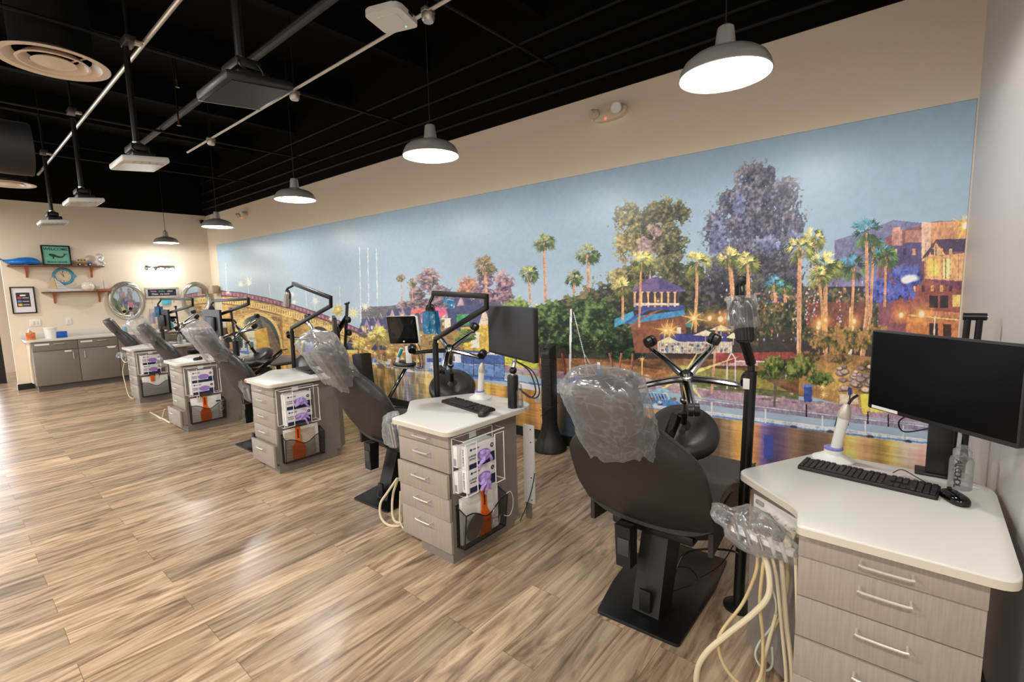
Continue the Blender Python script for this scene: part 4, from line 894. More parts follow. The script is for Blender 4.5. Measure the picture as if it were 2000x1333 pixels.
for s in (-.025, .03): m.tube([(.003, .018*math.cos(a), s+.025*math.sin(a)) for a in np.linspace(0, 2*PI, 15)[:-1]], .004, 6, 1, True)
m.box((0, 0, .07), (.008, .05, .018), None, .003); m.build('frame', GLASS, t)
MB().box((.006, -.03, .075), (.004, .05, .016), None, .001).build('black_strap', BLKPL, t)
t = thing('drilled_board', 'tall white board with drilled edge standing behind the second cabinet', 'panel', loc('D', 0, .705, 0))
MB().box2((-.03, 0, .115), (.052, .022, .665), .002).build('board', WHTM, t)
m = MB()
for z in (.14, .3, .55, .64): m.cyl((.035, .0, z), (.035, -.0015, z), .005, None, 10)
m.build('screw_holes', BLKM, t); MB().box2((-.02, .002, 0), (.02, .02, .115)).build('foot', CABD, t)

# ------------------------------------------------------------------ things on the desks
def keyboard(k, x, y, rz, label):
    t = thing('keyboard', label, 'keyboard', loc(k, x, y, CT+.0004), rz, 'black desktop keyboards')
    MB().prism(rounded([(-.222, -.064), (.222, -.064), (.222, .064), (-.222, .064)], .008, 3), 0, .014, None, .003).build('base', BLKPL, t)
    m = MB()
    for r_ in range(6):
        y_ = -.05+r_*.0185+(.006 if r_ == 5 else 0)
        xs_ = [-.21+.0188*q for q in range(15)]+[.086, .105, .124]+[.15, .169, .188, .207]
        for i, x_ in enumerate(xs_):
            if r_ == 0 and 3 <= i <= 8:
                if i == 3: m.box((-.21+.0188*5.5, y_, .0165), (.108, .0155, .007), None, .0015, 1)
                continue
            if r_ == 2 and 15 <= i <= 17: continue
            if r_ == 1 and i in (15, 17): continue
            if r_ == 5 and i in (1, 6, 11): continue
            m.box((x_, y_, .0165), (.0158, .0152, .007), None, .0015, 1)
    m.build('keys', KEYM, t)
def mouse(k, x, y, rz, label, cord=None):
    t = thing('computer_mouse', label, 'mouse', loc(k, x, y, CT), rz, 'black computer mice')
    m = MB(); m.cushion((0, 0, .012), (.060, .112, .046), (.75, .8)); 
    for v in m.bm.verts: v.co.z = max(v.co.z, .0004)
    m.build('shell', BLKG if k == 'E' else BLKPL, t)
    MB().cyl((-.004, .03, .033), (.004, .03, .033), .008, None, 12).build('scroll_wheel', KEYM, t)
    if cord: MB().tube(cord, .0018, 6, 6).build('cord', BLKPL, t)
keyboard('E', -.315, .52, -.10, 'black keyboard on the white desk nearest the camera')
keyboard('D', -.27, .42, -.16, 'black keyboard on the desk second from the camera')
keyboard('C', -.33, .50, -.16, 'black keyboard partly behind the bagged headrest on the middle desk')
mouse('E', -.055, .465, .5, 'glossy black corded mouse on the nearest desk beside the keyboard', [(0, .05, .014), (-.012, .1, .012), (-.03, .16, .02), (-.055, .21, .03), (-.07, .24, .004)])
mouse('D', -.03, .325, .4, 'black mouse at the right edge of the second desk')
mouse('B', -.09, .20, .4, 'small black mouse behind the bag on the fourth desk')
def curing_light(k, x, y, label, tip=True):
    t = thing('curing_light', label, 'dental light wand', loc(k, x, y), -.2, 'white curing lights in charging stands')
    MB().lathe([(.001, 0), (.078, 0), (.08, .006), (.06, .016), (.036, .03), (.034, .05), (.001, .05)], 28).build('stand', WHT, t)
    MB().lathe([(.034, .046), (.0365, .049), (.0365, .056), (.033, .058), (.001, .058)], 24).build('violet_ring', mat('violet_ring', (130, 128, 190), .4), t)
    M = Matrix.Rotation(R(9), 4, 'Y')
    MB().lathe([(.001, .05), (.020, .055), (.021, .15), (.0225, .19), (.0245, .205), (.021, .232), (.010, .258), (.001, .262)], 20, M).build('wand', WHT, t)
    MB().lathe([(.0252, .196), (.0255, .204), (.0215, .234), (.010, .26), (.001, .2645)], 20, M).build('grey_nose', mat('pearl_grey', (196, 186, 172), .35, .3), t)
    MB().box((-.021, -.006, .175), (.004, .016, .05), M, .003).build('display', mat('display_green', (40, 90, 80), .3), t)
    if tip: MB().tube([M @ Vector(p) for p in ((.004, 0, .255), (.012, 0, .285), (.03, 0, .31))], .0055, 8).build('light_tip', BLKG, t)
curing_light('E', -.44, .69, 'white curing light in its stand on the nearest desk')
curing_light('D', -.365, .64, 'white curing light in its stand on the second desk', False)
curing_light('B', -.20, .50, 'white curing light in its stand on the fourth desk', False)
def alcohol(k, x, y, label, word='ALCOHOL', rz=0):
    t = thing('alcohol_bottle', label, 'bottle', loc(k, x, y), rz, 'clear alcohol pump bottles')
    MB().lathe([(.001, 0), (.033, 0), (.035, .004), (.035, .105), (.032, .116), (.024, .12)], 24, cap=False).build('bottle_body', GLASS, t)
    MB().lathe([(.001, .003), (.0325, .003), (.0325, .05), (.001, .05)], 24).build('liquid', LIQ, t)
    MB().lathe([(.001, .118), (.025, .118), (.027, .122), (.027, .145), (.022, .15), (.012, .152), (.012, .165), (.001, .166)], 20).build('pump_cap', MAT['clear_plastic_film'], t)
    # writing runs down the side turned towards the room
    n_ = len(word)
    for i, ch in enumerate(word):
        z = .108-i*.0152; d = Vector((-.30, -.95, 0)).normalized()
        text_mesh(ch, .027, 'printed_letter', mat('grey_letter', (52, 54, 56), .5), t, frameM(Vector((0, 0, z))+d*.0356, (0, 0, -1), d.cross(Vector((0, 0, -1)))), bold=True)
alcohol('E', -.035, .62, 'clear pump bottle lettered ALCOHOL on the nearest desk beside the screen')
alcohol('D', .02, .60, 'clear pump bottle lettered ALCOHOL on the second desk behind the mouse')
alcohol('A', -.05, .60, 'small clear pump bottle on the furthest desk', '')
alcohol('B', -.09, .47, 'clear bottle beside the screen post on the fourth desk', '')
t = thing('gauze_box', 'small white dispenser with trailing wipe beside the alcohol bottle on the furthest desk', 'dispenser', loc('A', -.11, .66))
MB().box((0, 0, .03), (.05, .05, .06), None, .004).build('body', WHT, t)
t = thing('notebook', 'dark folded sheet on the furthest desk top', 'paper', loc('A', -.33, .55), .3)
MB().box((0, 0, .004), (.26, .16, .008), None, .003).build('cover', BLKPL, t)
t = thing('notebook', 'white paper lying under the dark sheet on the furthest desk', 'paper', loc('A', -.50, .56), .3); MB().box((0, 0, .003), (.2, .16, .006), None, .001).build('cover', PAPER, t)

# ------------------------------------------------------------------ screens on their posts
def screen(name, pl_, pr_, h, label, group, post, tilt=0, th=.028, thing_extra=None, front=SCRM, sgn=1, bez=.008, double=None):
    """flat screen from lower-left point to lower-right point (as seen from its front)"""
    a = Vector(pl_); b = Vector(pr_); w = (b-a).length; xa = (b-a).normalized(); up_ = Vector((0, 0, 1))
    xa2 = Vector((xa.x, xa.y, 0)).normalized(); nb = up_.cross(xa2)         # points behind the screen
    t = thing(name, label, 'computer screen', post, 0, group)
    o = a-Vector(post)
    M = frameM(o, xa, up_) ; 
    # local: x across, y up, z = towards the viewer
    hs = MB().prism(rounded([(0, 0), (w, 0), (w, h), (0, h)], .008, 3), -th, 0, M, .002).build('housing', BLKPL, t)
    MB().box((w/2, h/2+bez*.6, .0006), (w-2*bez, h-2.6*bez, .0012), M).build('display', front, t)
    MB().box((w/2, h*.45, -th-.012), (w*.5, h*.55, .028), M, .012).build('rear_bulge', BLKPL, t)
    return t, M, w
# nearest desk
pE = loc('E', -.095, .72)
t, M, w = screen('monitor', (11.693, -1.48, 1.078), (12.085, -1.825, 1.078), .318, 'large dark monitor on the nearest desk, cut by the right edge', 'desk monitors', pE, front=SCRN)
MB().box2((-.038, -.02, 0), (.038, .02, .30), .004).build('stand_post', BLKPL, t)
MB().box2((-.07, -.03, 0), (.05, .06, .012), .004).build('stand_foot', BLKPL, t)
MB().bar((0, -.02, .27), M @ Vector((w*.5, .12, -.045)), .05, .04, .005).build('tilt_arm', BLKM, t)
MB().box((.075, .010, .001), (.11, .012, .0016), M).build('asset_sticker', WHT, t)
MB().tube([(.03, 0, .25), (.06, -.05, .2), (.075, -.06, .1), (.05, -.02, .06), (.01, .03, .02)], .005, 8, 6).build('cable', BLKPL, t)
MB().tube([(-.03, 0, .19), (-.11, .0, .16), (-.13, -.01, .2), (-.10, -.03, .24), (-.06, -.05, .26)], .003, 8, 6).build('cable', BLKPL, t)
tA = thing('telescopic_handle', 'black two bar handle with rounded grip rising behind the nearest monitor', 'handle', (11.955, -1.20, 0))
for s in (0, .035): MB().cyl((s, 0, 0), (s+.03, -.02, 1.435), .011, None, 12).build('bar', BLKM, tA)
MB().tube([(.015, -.02, 1.44), (.085, -.02, 1.44)], .015, 14, 1).build('grip', BLKM, tA)
MB().cyl((.083, -.02, 1.44), (.088, -.02, 1.44), .009, None, 12).build('end_cap', STEEL, tA)
# second desk
pD = loc('D', -.0, .575)
t, M, w = screen('monitor', (9.585, -1.485, 1.152), (10.135, -1.685, 1.15), .326, 'black monitor on a round post on the second desk', 'desk monitors', pD, front=SCRM)
MB().lathe([(.001, 0), (.036, 0), (.036, .205), (.032, .215), (.001, .217)], 24).build('post', BLKM, t)
MB().tube([(0, 0, .21), (0, .01, .27), (.0, .03, .33), M @ Vector((w*.5, .12, -.05))], .014, 10, 4).build('neck', STEEL, t)
MB().cushion((0, .005, .245), (.05, .05, .05), (1, 1)).build('ball_joint', BLKM, t)
MB().box((.05, -.003, -.004), (.075, .012, .012), M, .002).build('asset_sticker', WHT, t)
for s in (0, .03): MB().tube([(.0, .04, .30), (.09+s, .06, .24), (.14+s, .06, .12), (.10+s, .05, .07), (.03, .03, .12)], .0045, 8, 6).build('cable', BLKPL, t)
# middle desk: seen edge on
pC = loc('C', -.04, .62)
cC = at(652, 660, y=-1.5)
def twin_post(t, post, top, knob=True):
    p = Vector(top)-Vector(post)
    MB().lathe([(.001, 0), (.036, 0), (.036, .19), (.001, .192)], 20).build('post', BLKM, t)
    for s in (-.016, .016): MB().cyl((s, 0, .18), p+Vector((s, 0, 0)), .008, None, 10).build('riser_tube', BLKM, t)
    if knob: MB().tube([p+Vector((-.03, 0, 0)), p+Vector((.03, 0, 0))], .013, 10, 1).build('top_bar', BLKM, t)
cx = cC.x
t, M, w = screen('monitor', (cx-.235, -1.375, 1.03), (cx+.235, -1.625, 1.03), .32, 'monitor on the middle desk turned edge on to the camera', 'desk monitors', (cx+.17, -1.50, CT), front=SCRN)
MB().lathe([(.001, 0), (.036, 0), (.036, .19), (.001, .192)], 20).build('post', BLKM, t)
q1 = at(678, 594, y=-1.45)-Vector((cx+.17, -1.50, CT))
for s in (-.012, .012): MB().cyl((s, 0, .15), q1+Vector((s, 0, 0)), .008, None, 10).build('riser_tube', BLKM, t)
MB().tube([q1+Vector((-.02, -.01, 0)), q1+Vector((.02, .01, .012))], .011, 10, 1).build('top_bar', BLKM, t)
MB().cyl(M @ Vector((w*.5, .16, -.03)), q1*.72+Vector((0, 0, .06)), .022, None, 14).build('swivel', BLKM, t)
for z in (.26, .38): MB().cushion(tuple(q1*.7+Vector((.03, 0, z-.33))), (.05, .05, .06), (.8, .8)).build('knob', BLKPL, t)
# fourth desk and furthest desk: backs of the screens
for k, pa, pb, topc, botc, labl in (('B', (402, 604), (432, 600), (396, 660), (433, 603), 'monitor on the fourth desk showing its dark back'), ('A', (311, 600), (330, 600), (312, 640), (331, 604), 'furthest monitor showing its dark back in front of the far counter')):
    post = loc(k, -.02, .60) if k == 'B' else loc(k, -.13, .62)
    yy = post.y-.10
    c = at(418 if k == 'B' else 322, 630 if k == 'B' else 624, y=yy)
    a_ = .02; L = .27
    dx, dy = math.cos(a_)*L, math.sin(a_)*L
    # right end (seen from its own front, which looks away from the camera)
    t, M, w = screen('monitor', (c.x+dx, c.y+dy, c.z-.16), (c.x-dx, c.y-dy, c.z-.16), .32, labl, 'desk monitors', post, front=SCRN)
    twin_post(t, post, Vector((post.x-.05, post.y+.0, 1.40)), True)
    MB().cyl(M @ Vector((w*.5, .19, -.03)), Vector((-.03, 0, c.z-CT+.03)), .02, None, 12).build('swivel', BLKM, t)
    for q in range(3): MB().box((w*.5, .285-.012*q*1.6, -.0285), (.012, .006, .002), M).build('rear_mark', mat('grey_print', (150, 150, 156), .7), t)
    for q in (.42, .5): MB().tube([M @ Vector((w*q, .10, -.045)), M @ Vector((w*q, .03, -.06)), M @ Vector((w*q+.02, -.04, -.05)), Vector((0, 0, .17))], .005, 8, 5).build('cable', BLKPL, t)
# ------------------------------------------------------------------ reclining chairs
def interp(z, tab):
    return float(np.interp(z, [a for a, b in tab], [b for a, b in tab]))
SP = [(.38, -.18), (.5, -.31), (.62, -.395), (.78, -.475), (.95, -.575), (1.06, -.645), (1.3, -.78)]
HWT = [(.38, .275), (.40, .298), (.46, .312), (.54, .32), (.64, .328), (.74, .325), (.80, .318), (.86, .296), (.91, .24), (.96, .18), (1.03, .138), (1.07, .13)]
def make_chair():
    t = thing('treatment_chair', '', 'chair', (0, 0, 0), 0, 'reclining treatment chairs')
    MB().prism(rounded([(-.18, -.42), (.22, -.40), (.22, .10), (.19, .42), (-.12, .42), (-.26, .14), (-.23, -.16)], .02, 3), .0, .014, None, .004).build('floor_plate', BLKM, t)
    m = MB()
    m.skin([[m.bm.verts.new(p) for p in ((-.05, -.30, .014), (.085, -.30, .014), (.085, -.14, .014), (-.05, -.14, .014))], [m.bm.verts.new(p) for p in ((-.062, -.16, .40), (.075, -.16, .40), (.075, .04, .40), (-.062, .04, .40))]])
    m.build('column', BLKM, t)
    m = MB(); m.box((.018, -.30, .085), (.058, .02, .11), None, .006); m.build('switch_cover', BLKPL, t)
    m = MB(); m.skin([[m.bm.verts.new(p) for p in ((-.13, -.33, .44), (-.05, -.33, .44), (-.05, -.25, .44), (-.13, -.25, .44))], [m.bm.verts.new(p) for p in ((-.115, -.34, .24), (-.04, -.34, .24), (-.04, -.27, .24), (-.115, -.27, .24))]])
    br_ = m.build('tilt_bracket', BLKM, t); MB().box((-.08, -.336, .34), (.06, .008, .085), None, .002).build('rating_plate', mat('dull_plate', (70, 70, 66), .5, .4), br_)
    m = MB(); m.box((0, .10, .415), (.30, .62, .05), None, .012); m.box((0, -.17, .40), (.42, .08, .05), None, .015); m.build('seat_frame', BLKM, t)
    # rear shell of the backrest
    def sh(u, v):
        z = .38+.68*v; w = interp(z, HWT); s = 2*u-1
        zz = z+.025*(abs(s)**3)*(1 if v < .15 else 0)
        return Vector((w*s, interp(z, SP)+.055*abs(s)**2.4, zz))
    m = MB(); m.slab(sh, lambda u, v: (0, .86, .5), .035, 25, 30); m.build('back_shell', SHELL, t, ang=50)
    # upholstered front of the backrest with raised side bolsters
    def cu(u, v):
        z = .42+.62*v; w = interp(z, HWT)*.985; s = 2*u-1
        return Vector((w*s, interp(z, SP)+.055*abs(s)**2.4+.032, z+.018))
    m = MB(); m.slab(cu, lambda u, v: (0, .86, .5), lambda u, v: .012+.06*(1-abs(2*u-1)**6)*(1-abs(2*v-1)**8)+.025*math.exp(-((abs(2*u-1)-.72)/.16)**2)*min(1, (1-v)*3), 29, 30)
    ck = m.build('backrest_cushion', LEATH, t, ang=60)
    m = MB(); 
    for s in (-1, 1): m.tube([Vector(cu(.5+.49*s, v))+Vector((0, .012, .008)) for v in np.linspace(0.02, .98, 18)], .006, 6, 2)
    m.build('piping', LEATH, ck)
    m = MB(); m.bar((0, interp(.95, SP)+.03, .96), (0, interp(1.16, SP)+.04, 1.18), .09, .012, .002, (0, 1, .5)); m.build('headrest_bar', STEEL, t)
    # headrest: two lobes with a dip between
    ax = Vector((0, -.50, .866)); fr_ = Vector((0, .866, .5)); M = frameM(Vector((0, interp(1.17, SP)+.055, 1.165)), (1, 0, 0), ax)
    def hd(a):
        return a
    m = MB(); m.cushion((0, 0, -.0), (.285, .25, .095), (.45, .5), None, 36, 20)
    for v in m.bm.verts:
        if v.co.z < 0: v.co.z -= .035*math.exp(-(v.co.x/.05)**2)
        v.co.x *= 1-.22*(v.co.y+.125)/.25*-1*0 - .10*(.5-v.co.y/.25)*0
        v.co.x *= .92+.16*(.5+v.co.y/.25)
        v.co = M @ v.co
    m.build('headrest', LEATG, t, ang=70)
    # seat and leg rest
    m = MB()
    def st(u, v):
        y = -.27+1.02*v; s = 2*u-1; w = .305-.06*v; z = .525+.075*math.sin(min(1, v*1.7)*PI)*.9-.03*v
        return Vector((w*s, y, z+.035*abs(s)**3*(1-v)))
    m.slab(st, lambda u, v: (0, 0, -1), lambda u, v: .08-.02*v-.03*abs(2*u-1)**4, 21, 24)
    sc_ = m.build('seat_cushion', LEATH, t, ang=60)
    m = MB()
    for s in (-1, 1): m.tube([Vector(st(.5+.495*s, v))+Vector((0, 0, .002)) for v in np.linspace(0, 1, 18)], .006, 6, 2)
    m.build('piping', LEATH, sc_)
    for s in (-1, 1):
        MB().slab(lambda u, v: Vector((s*(.306-.05*u+.004), -.25+.62*u, .385+(.14+.02*math.sin(u*PI))*v)), lambda u, v: (-s, 0, 0), .022, 14, 5).build('side_skirt', SHELL, t)
    m = MB(); m.cushion((0, .64, .45), (.42, .36, .07), (.4, .5)); m.build('leg_rest', LEATH, t)
    return t
CH = {'E': (10.885, -1.55), 'D': (8.77, -1.575), 'C': (6.585, -1.62)}
CH['B'] = (4.36, at(272, 650, x=4.36).y+.70); CH['A'] = (2.06, at(206, 645, x=2.06).y+.70)
print('CHAIRS', CH)
CL = {'E': 'black reclining treatment chair nearest the camera, its broad back turned to us', 'D': 'black reclining treatment chair second from the camera with clear bag over its headrest',
      'C': 'black reclining treatment chair in the middle of the row between two drawer cabinets', 'B': 'black reclining treatment chair second from the far counter, its bag tied at the top', 'A': 'furthest black reclining treatment chair, grey headrest without a bag'}
proto = make_chair()
for i, k in enumerate('EDCBA'):
    o = proto if i == 0 else copy_tree(proto)
    o.location = (*CH[k], 0); o['label'] = CL[k]
    
    for c_ in children(o):
        if k == 'E' and c_.name.startswith('headrest'): c_.location = (0, .03, -.055)

# clear bags drawn over the headrests
def head_bag(k, label, sx=1.0, knot=False, seed=1, drop=.10):
    c = Vector((CH[k][0], CH[k][1], 0))
    ax = Vector((0, -.50, .866)); M = frameM(Vector((0, interp(1.15, SP)+.055+(.03 if k == 'E' else 0), 1.13-(.055 if k == 'E' else 0))), (1, 0, 0), ax)
    t = thing('plastic_bag', label, 'plastic bag', c, 0, 'clear bags over the headrests')
    m = MB()
    def fn(u, v):
        a = 2*PI*u; q = v
        rr = max(0, 1-(max(0, q-.80)/.20)**2.6)**.5 if q > .80 else 1-.10*(.80-q)
        x = .176*sx*rr*math.copysign(abs(math.cos(a))**.5, math.cos(a)); z = .092*rr*math.copysign(abs(math.sin(a))**.6, math.sin(a))
        w = .006*math.sin(a*9+seed)+.005*math.sin(a*17+seed*2)
        y = lo+(.225-lo)*q+(-.03*math.sin(a*3+seed)+.016*math.sin(a*11+seed*3))*max(0, 1-q*4)
        return M @ Vector((x*(1+w*2), y, z*(1+w*5)))
    lo = -.16-drop*.2
    m.grid(fn, 72, 26, None, True)
    m.noise(.012, seed, 12); m.noise(.006, seed+3, 40)
    if knot:
        p = M @ Vector((0, .22, 0)); m.tube([p, p+Vector((-.02, 0, .04)), p+Vector((-.015, -.01, .075))], lambda u: .03*(1-u)+.008*(u > .5), 9, 4)
    m.build('bag_film', FILM, t, ang=180)
head_bag('E', 'large crumpled clear bag over the headrest of the nearest chair', 1.02, seed=2, drop=.1)
head_bag('D', 'clear crinkled bag over the headrest of the chair second from the camera', 1.05, seed=5)
head_bag('C', 'clear loose bag over the headrest of the chair in the middle', 1.05, seed=8)
head_bag('B', 'clear bag knotted on top over the headrest of the chair second from the far counter', .95, True, 11)

# ------------------------------------------------------------------ stools turned upside down on the chairs
def stool(k, hub, roll, label, lean=(-.02, .50, -.84), bar=None):
    """hub: room position of the star; the pad rests on the chair below it"""
    ax = -Vector(lean).normalized(); hub = Vector(hub)
    L = .46; padc = hub-ax*L
    t = thing('stool', label, 'stool', padc, 0, 'stools upturned on the chairs')
    xa = Vector((1, 0, 0)); ya = ax.cross(xa).normalized(); xa = ya.cross(ax)
    M = Matrix((xa, ya, ax)).transposed().to_4x4()
    m = MB(); m.lathe([(.001, -.055), (.13, -.055), (.18, -.045), (.205, -.01), (.205, .02), (.185, .05), (.13, .062), (.001, .066)], 36, M); m.build('seat_pad', LEATH, t, ang=60)
    MB().lathe([(.001, .06), (.05, .06), (.03, .08), (.019, .09), (.019, .19), (.001, .19)], 18, M).build('gas_lift_cover', BLKPL, t)
    MB().lathe([(.001, .18), (.0145, .18), (.0145, .30), (.001, .30)], 18, M).build('gas_lift', STEEL, t)
    b = MB(); b.lathe([(.001, .285), (.022, .285), (.022, .295), (.018, .30), (.024, .34), (.036, .42), (.040, L), (.036, L+.02), (.02, L+.022), (.02, L+.04), (.001, L+.04)], 20, M)
    b.build('hub', CHROME, t)
    MB().lathe([(.017, .272), (.0265, .274), (.0265, .287), (.017, .288)], 18, M).build('collar', BLKPL, t)
    for q in range(5):
        a = R(roll+72*q); c_, s_ = math.cos(a), math.sin(a)
        pts = [M @ Vector((c_*r, s_*r, z)) for r, z in ((.02, L-.005), (.09, L+.005), (.18, L+.012), (.27, L+.012), (.295, L+.012))]
        leg = MB().tube(pts, lambda u: .027-.011*u, 10, 3, flat=.8).build('leg', CHROME, t)
        e = M @ Vector((c_*.285, s_*.285, L+.012)); f = M @ Vector((c_*.285, s_*.285, L+.045)); g = M @ Vector((c_*.30, s_*.30, L+.062))
        tn = (M @ Vector((-s_, c_, 0))).normalized()
        MB().cyl(e, f, .008, None, 8).build('stem', STEEL, leg)
        w = MB()
        for d in (-1, 1): w.cyl(g+tn*.004*d, g+tn*.027*d, .034, .031, 18)
        w.build('caster', BLKPL, leg)
    if bar:
        p0, p1 = [Vector(p)-padc for p in bar]
        MB().bar(p0, p1, .062, .010, .002, (0, -1, .25)).build('back_bar', BLKG, t)
        MB().bar(p0+Vector((0, .006, .012)), p0+Vector((.05, .03, .02)), .05, .012, .002, (0, 0, 1)).build('bar_foot', BLKM, t)
    return t
hubE = at(1340, 737, y=-1.30)
stool('E', hubE, 6, 'chrome five star stool upside down on the nearest chair, casters in the air', (-.20, .48, -.82), (at(1322, 812, y=-1.33), at(1292, 888, y=-1.28)))
hubD = at(878, 683, y=-1.22)
stool('D', hubD, 12, 'chrome five star stool upside down on the second chair behind the blue bagged lamp', (-.40, .40, -.82))
hubC = at(622, 664, y=-1.25)
stool('C', hubC, 30, 'stool upside down on the middle chair, mostly hidden behind bagged headrest', (-.66, .12, -.74), (at(551, 686, y=-1.2), at(478, 748, y=-1.42)))
hubB = at(470, 648, y=-1.25)
stool('B', hubB, 20, 'chrome stool upside down on the fourth chair in front of the bridge picture', (-.1, .46, -.82))
hubA = at(357, 634, y=-1.25)
stool('A', hubA, 40, 'furthest chrome stool upside down, in front of the far counter', (-.1, .46, -.82))
t = thing('footstool', 'flat dark slab cushion behind the middle chair reaching towards the mural', 'cushion', Vector((5.05, -.93, .635)))
MB().box((0, 0, 0), (.62, .40, .035), None, .012).build('slab', LEATG, t)
MB().box((0, 0, -.03), (.4, .25, .03), None, .01).build('support', BLKM, t); MB().cyl((0, 0, -.04), (0, 0, -.62), .03, None, 14).build('pedestal', BLKM, t); MB().lathe([(.001, -.634), (.19, -.634), (.19, -.62), (.04, -.60), (.001, -.60)], 24).build('foot', BLKM, t)
t = thing('black_tower', 'plain black upright box leaning near the mural behind the second chair', 'box', (6.21, -.30, 0))
MB().box((0, 0, .37), (.215, .16, .74), Matrix.Rotation(-.10, 4, 'Y') @ Matrix.Rotation(.0, 4, 'X'), .006).build('case', BLKPL, t)
MB().box((0, -.0, .742), (.18, .12, .012), Matrix.Rotation(-.10, 4, 'Y'), .003).build('lid', BLKG, t)

# ------------------------------------------------------------------ examination lamps on jointed arms
def lamp(k, base, top, elbow, elbow2, end, head, label, hd=(0, 0, -1), bag=None, rp=.022, sticker=False, hcol=None):
    base = Vector(base); P = lambda p: Vector(p)-base
    t = thing('treatment_lamp', label, 'lamp', base, 0, 'black jointed treatment lamps')
    MB().lathe([(.001, 0), (.07, 0), (.07, .012), (.03, .02), (.001, .02)], 20).build('floor_flange', BLKM, t)
    po = MB().cyl((0, 0, .01), P(top), rp, None, 20).build('post', BLKM, t)
    MB().cyl(P(top)-Vector((0, 0, .012)), P(top)+Vector((0, 0, .004)), rp*1.08, None, 20).build('collar', BLKPL, po)
    if sticker:
        q = P(top)*.955; MB().box(tuple(q+Vector((-.012, -rp, 0))), (.028, .003, .05), Matrix.Translation((0, 0, 0)), .0005).build('label_sticker', WHT, po)
    tp = P(top); e1 = P(elbow); e2 = P(elbow2); en = P(end); h = P(head)
    MB().cyl(tp, tp+Vector((0, 0, .035)), .016, None, 14).build('swivel', BLKPL, t)
    a1 = MB(); a1.bar(tp+Vector((0, 0, .035)), e1, .034, .034, .006); a1.build('lower_arm', BLKM, t)
    j = MB(); j.cyl(e1-Vector((0, 0, .01)), e2+Vector((0, 0, .015)), .017, None, 14); j.build('elbow', BLKM, t)
    a2 = MB(); a2.bar(e2, en, .034, .036, .006); a2.build('upper_arm', BLKM, t)
    f = MB(); dirh = (h-en); f.tube([en, en+Vector((0, 0, -.02)), h+Vector((0, 0, .03)), h], .011, 10, 4); f.build('drop_arm', BLKM, t)
    hd = Vector(hd).normalized(); zax = -hd
    xa = zax.cross(Vector((0, 1, 0))).normalized(); ya = zax.cross(xa); MM = Matrix.Translation(h) @ Matrix((xa, ya, zax)).transposed().to_4x4()
    hm = MB(); n = 40; prof = [(.020, .0), (.031, -.02), (.034, -.05), (.034, -.15), (.030, -.155)]
    rings = []
    for r_, z in prof: rings.append([hm.bm.verts.new(MM @ Vector((r_*(1+(.05 if i % 2 else -.02))*math.cos(2*PI*i/n), r_*(1+(.05 if i % 2 else -.02))*math.sin(2*PI*i/n), z))) for i in range(n)])
    hm.skin(rings); hm.build('lamp_head', hcol or BLKM, t, ang=20)
    MB().lathe([(.001, -.157), (.024, -.157), (.031, -.152), (.031, -.158), (.026, -.162), (.001, -.16)], 20, MM).build('lens_ring', BLKG, t)
    b = MB(); b.tube([MM @ Vector(p) for p in ((.0, .0, .015), (.03, 0, .01), (.046, 0, -.03), (.044, 0, -.09))], .006, 8); b.tube([MM @ Vector(p) for p in ((.0, .0, .015), (-.03, 0, .01), (-.046, 0, -.03), (-.044, 0, -.06))], .006, 8); b.build('yoke', BLKM, t)
    if bag:
        tb = thing('lamp_bag', bag[1], 'plastic bag', Vector(head), 0)
        MM2 = Matrix.Translation((0, 0, 0)) @ Matrix((xa, ya, zax)).transposed().to_4x4()
        m = MB(); m.grid(lambda u, v: MM2 @ Vector(((.052+.006*math.sin(u*2*PI*7)+.004*v)*math.cos(2*PI*u), (.052+.006*math.sin(u*2*PI*7+1)+.004*v)*math.sin(2*PI*u), bag[2]-bag[3]*v)), 48, 12, None, True)
        if bag[4]: pass
        m.noise(.008, 3, 30); m.build('bag_film', bag[0], tb, ang=180)
    return t
xE = 11.222
lamp('E', (11.232, -1.50, 0), at(1467, 727, y=-1.5), at(1440, 622, y=-1.58), at(1444, 553, y=-1.64), at(1449, 548, y=-1.76), at(1449, 592, y=-1.80), 'black treatment lamp on a thick post between the nearest chair and its desk', (.12, -.05, -1), (FILM, 'clear crinkled bag over the nearest treatment lamp head', .03, .13, 0), .025, True)
lamp('D', (9.115, -1.56, 0), at(850, 672, y=-1.56), at(950, 601, y=-1.56), at(950, 579, y=-1.57), at(845, 573, y=-1.70), at(840, 600, y=-1.72), 'black treatment lamp with long folded arm at the second desk, head in a blue bag', (.05, 0, -1), (FILMB, 'bright turquoise plastic bag on the treatment lamp head of the second desk', -.03, .15, 0))
lamp('C', (at(571, 700, y=-1.585).x, -1.585, 0), at(570, 648, y=-1.585), at(646, 598, y=-1.55), at(646, 582, y=-1.56), at(572, 554, y=-1.66), at(562, 570, y=-1.67), 'black treatment lamp at the middle desk with ridged steel head raised high', (-.28, 0, -1), None, .021, False, STEEL)
lamp('B', (4.75, -1.613, 0), Vector((4.75, -1.613, 1.24)), at(485, 594, y=-1.58), at(485, 584, y=-1.58), at(416, 588, y=-1.66), at(413, 599, y=-1.66), 'black treatment lamp behind the dark monitor of the fourth desk')
lamp('A', (2.455, -1.594, 0), Vector((2.455, -1.594, 1.22)), at(376, 597, y=-1.54), at(376, 585, y=-1.54), at(314, 584, y=-1.62), at(309, 598, y=-1.64), 'furthest black treatment lamp in front of the round mirrors', (0, 0, -1), (FILMB, 'turquoise plastic bag on the furthest treatment lamp head', -.01, .16, 0))
t = thing('tie_wrap', 'scrap of turquoise film hanging from the upper lamp arm at the second desk', 'plastic film', at(876, 590, y=-1.66))
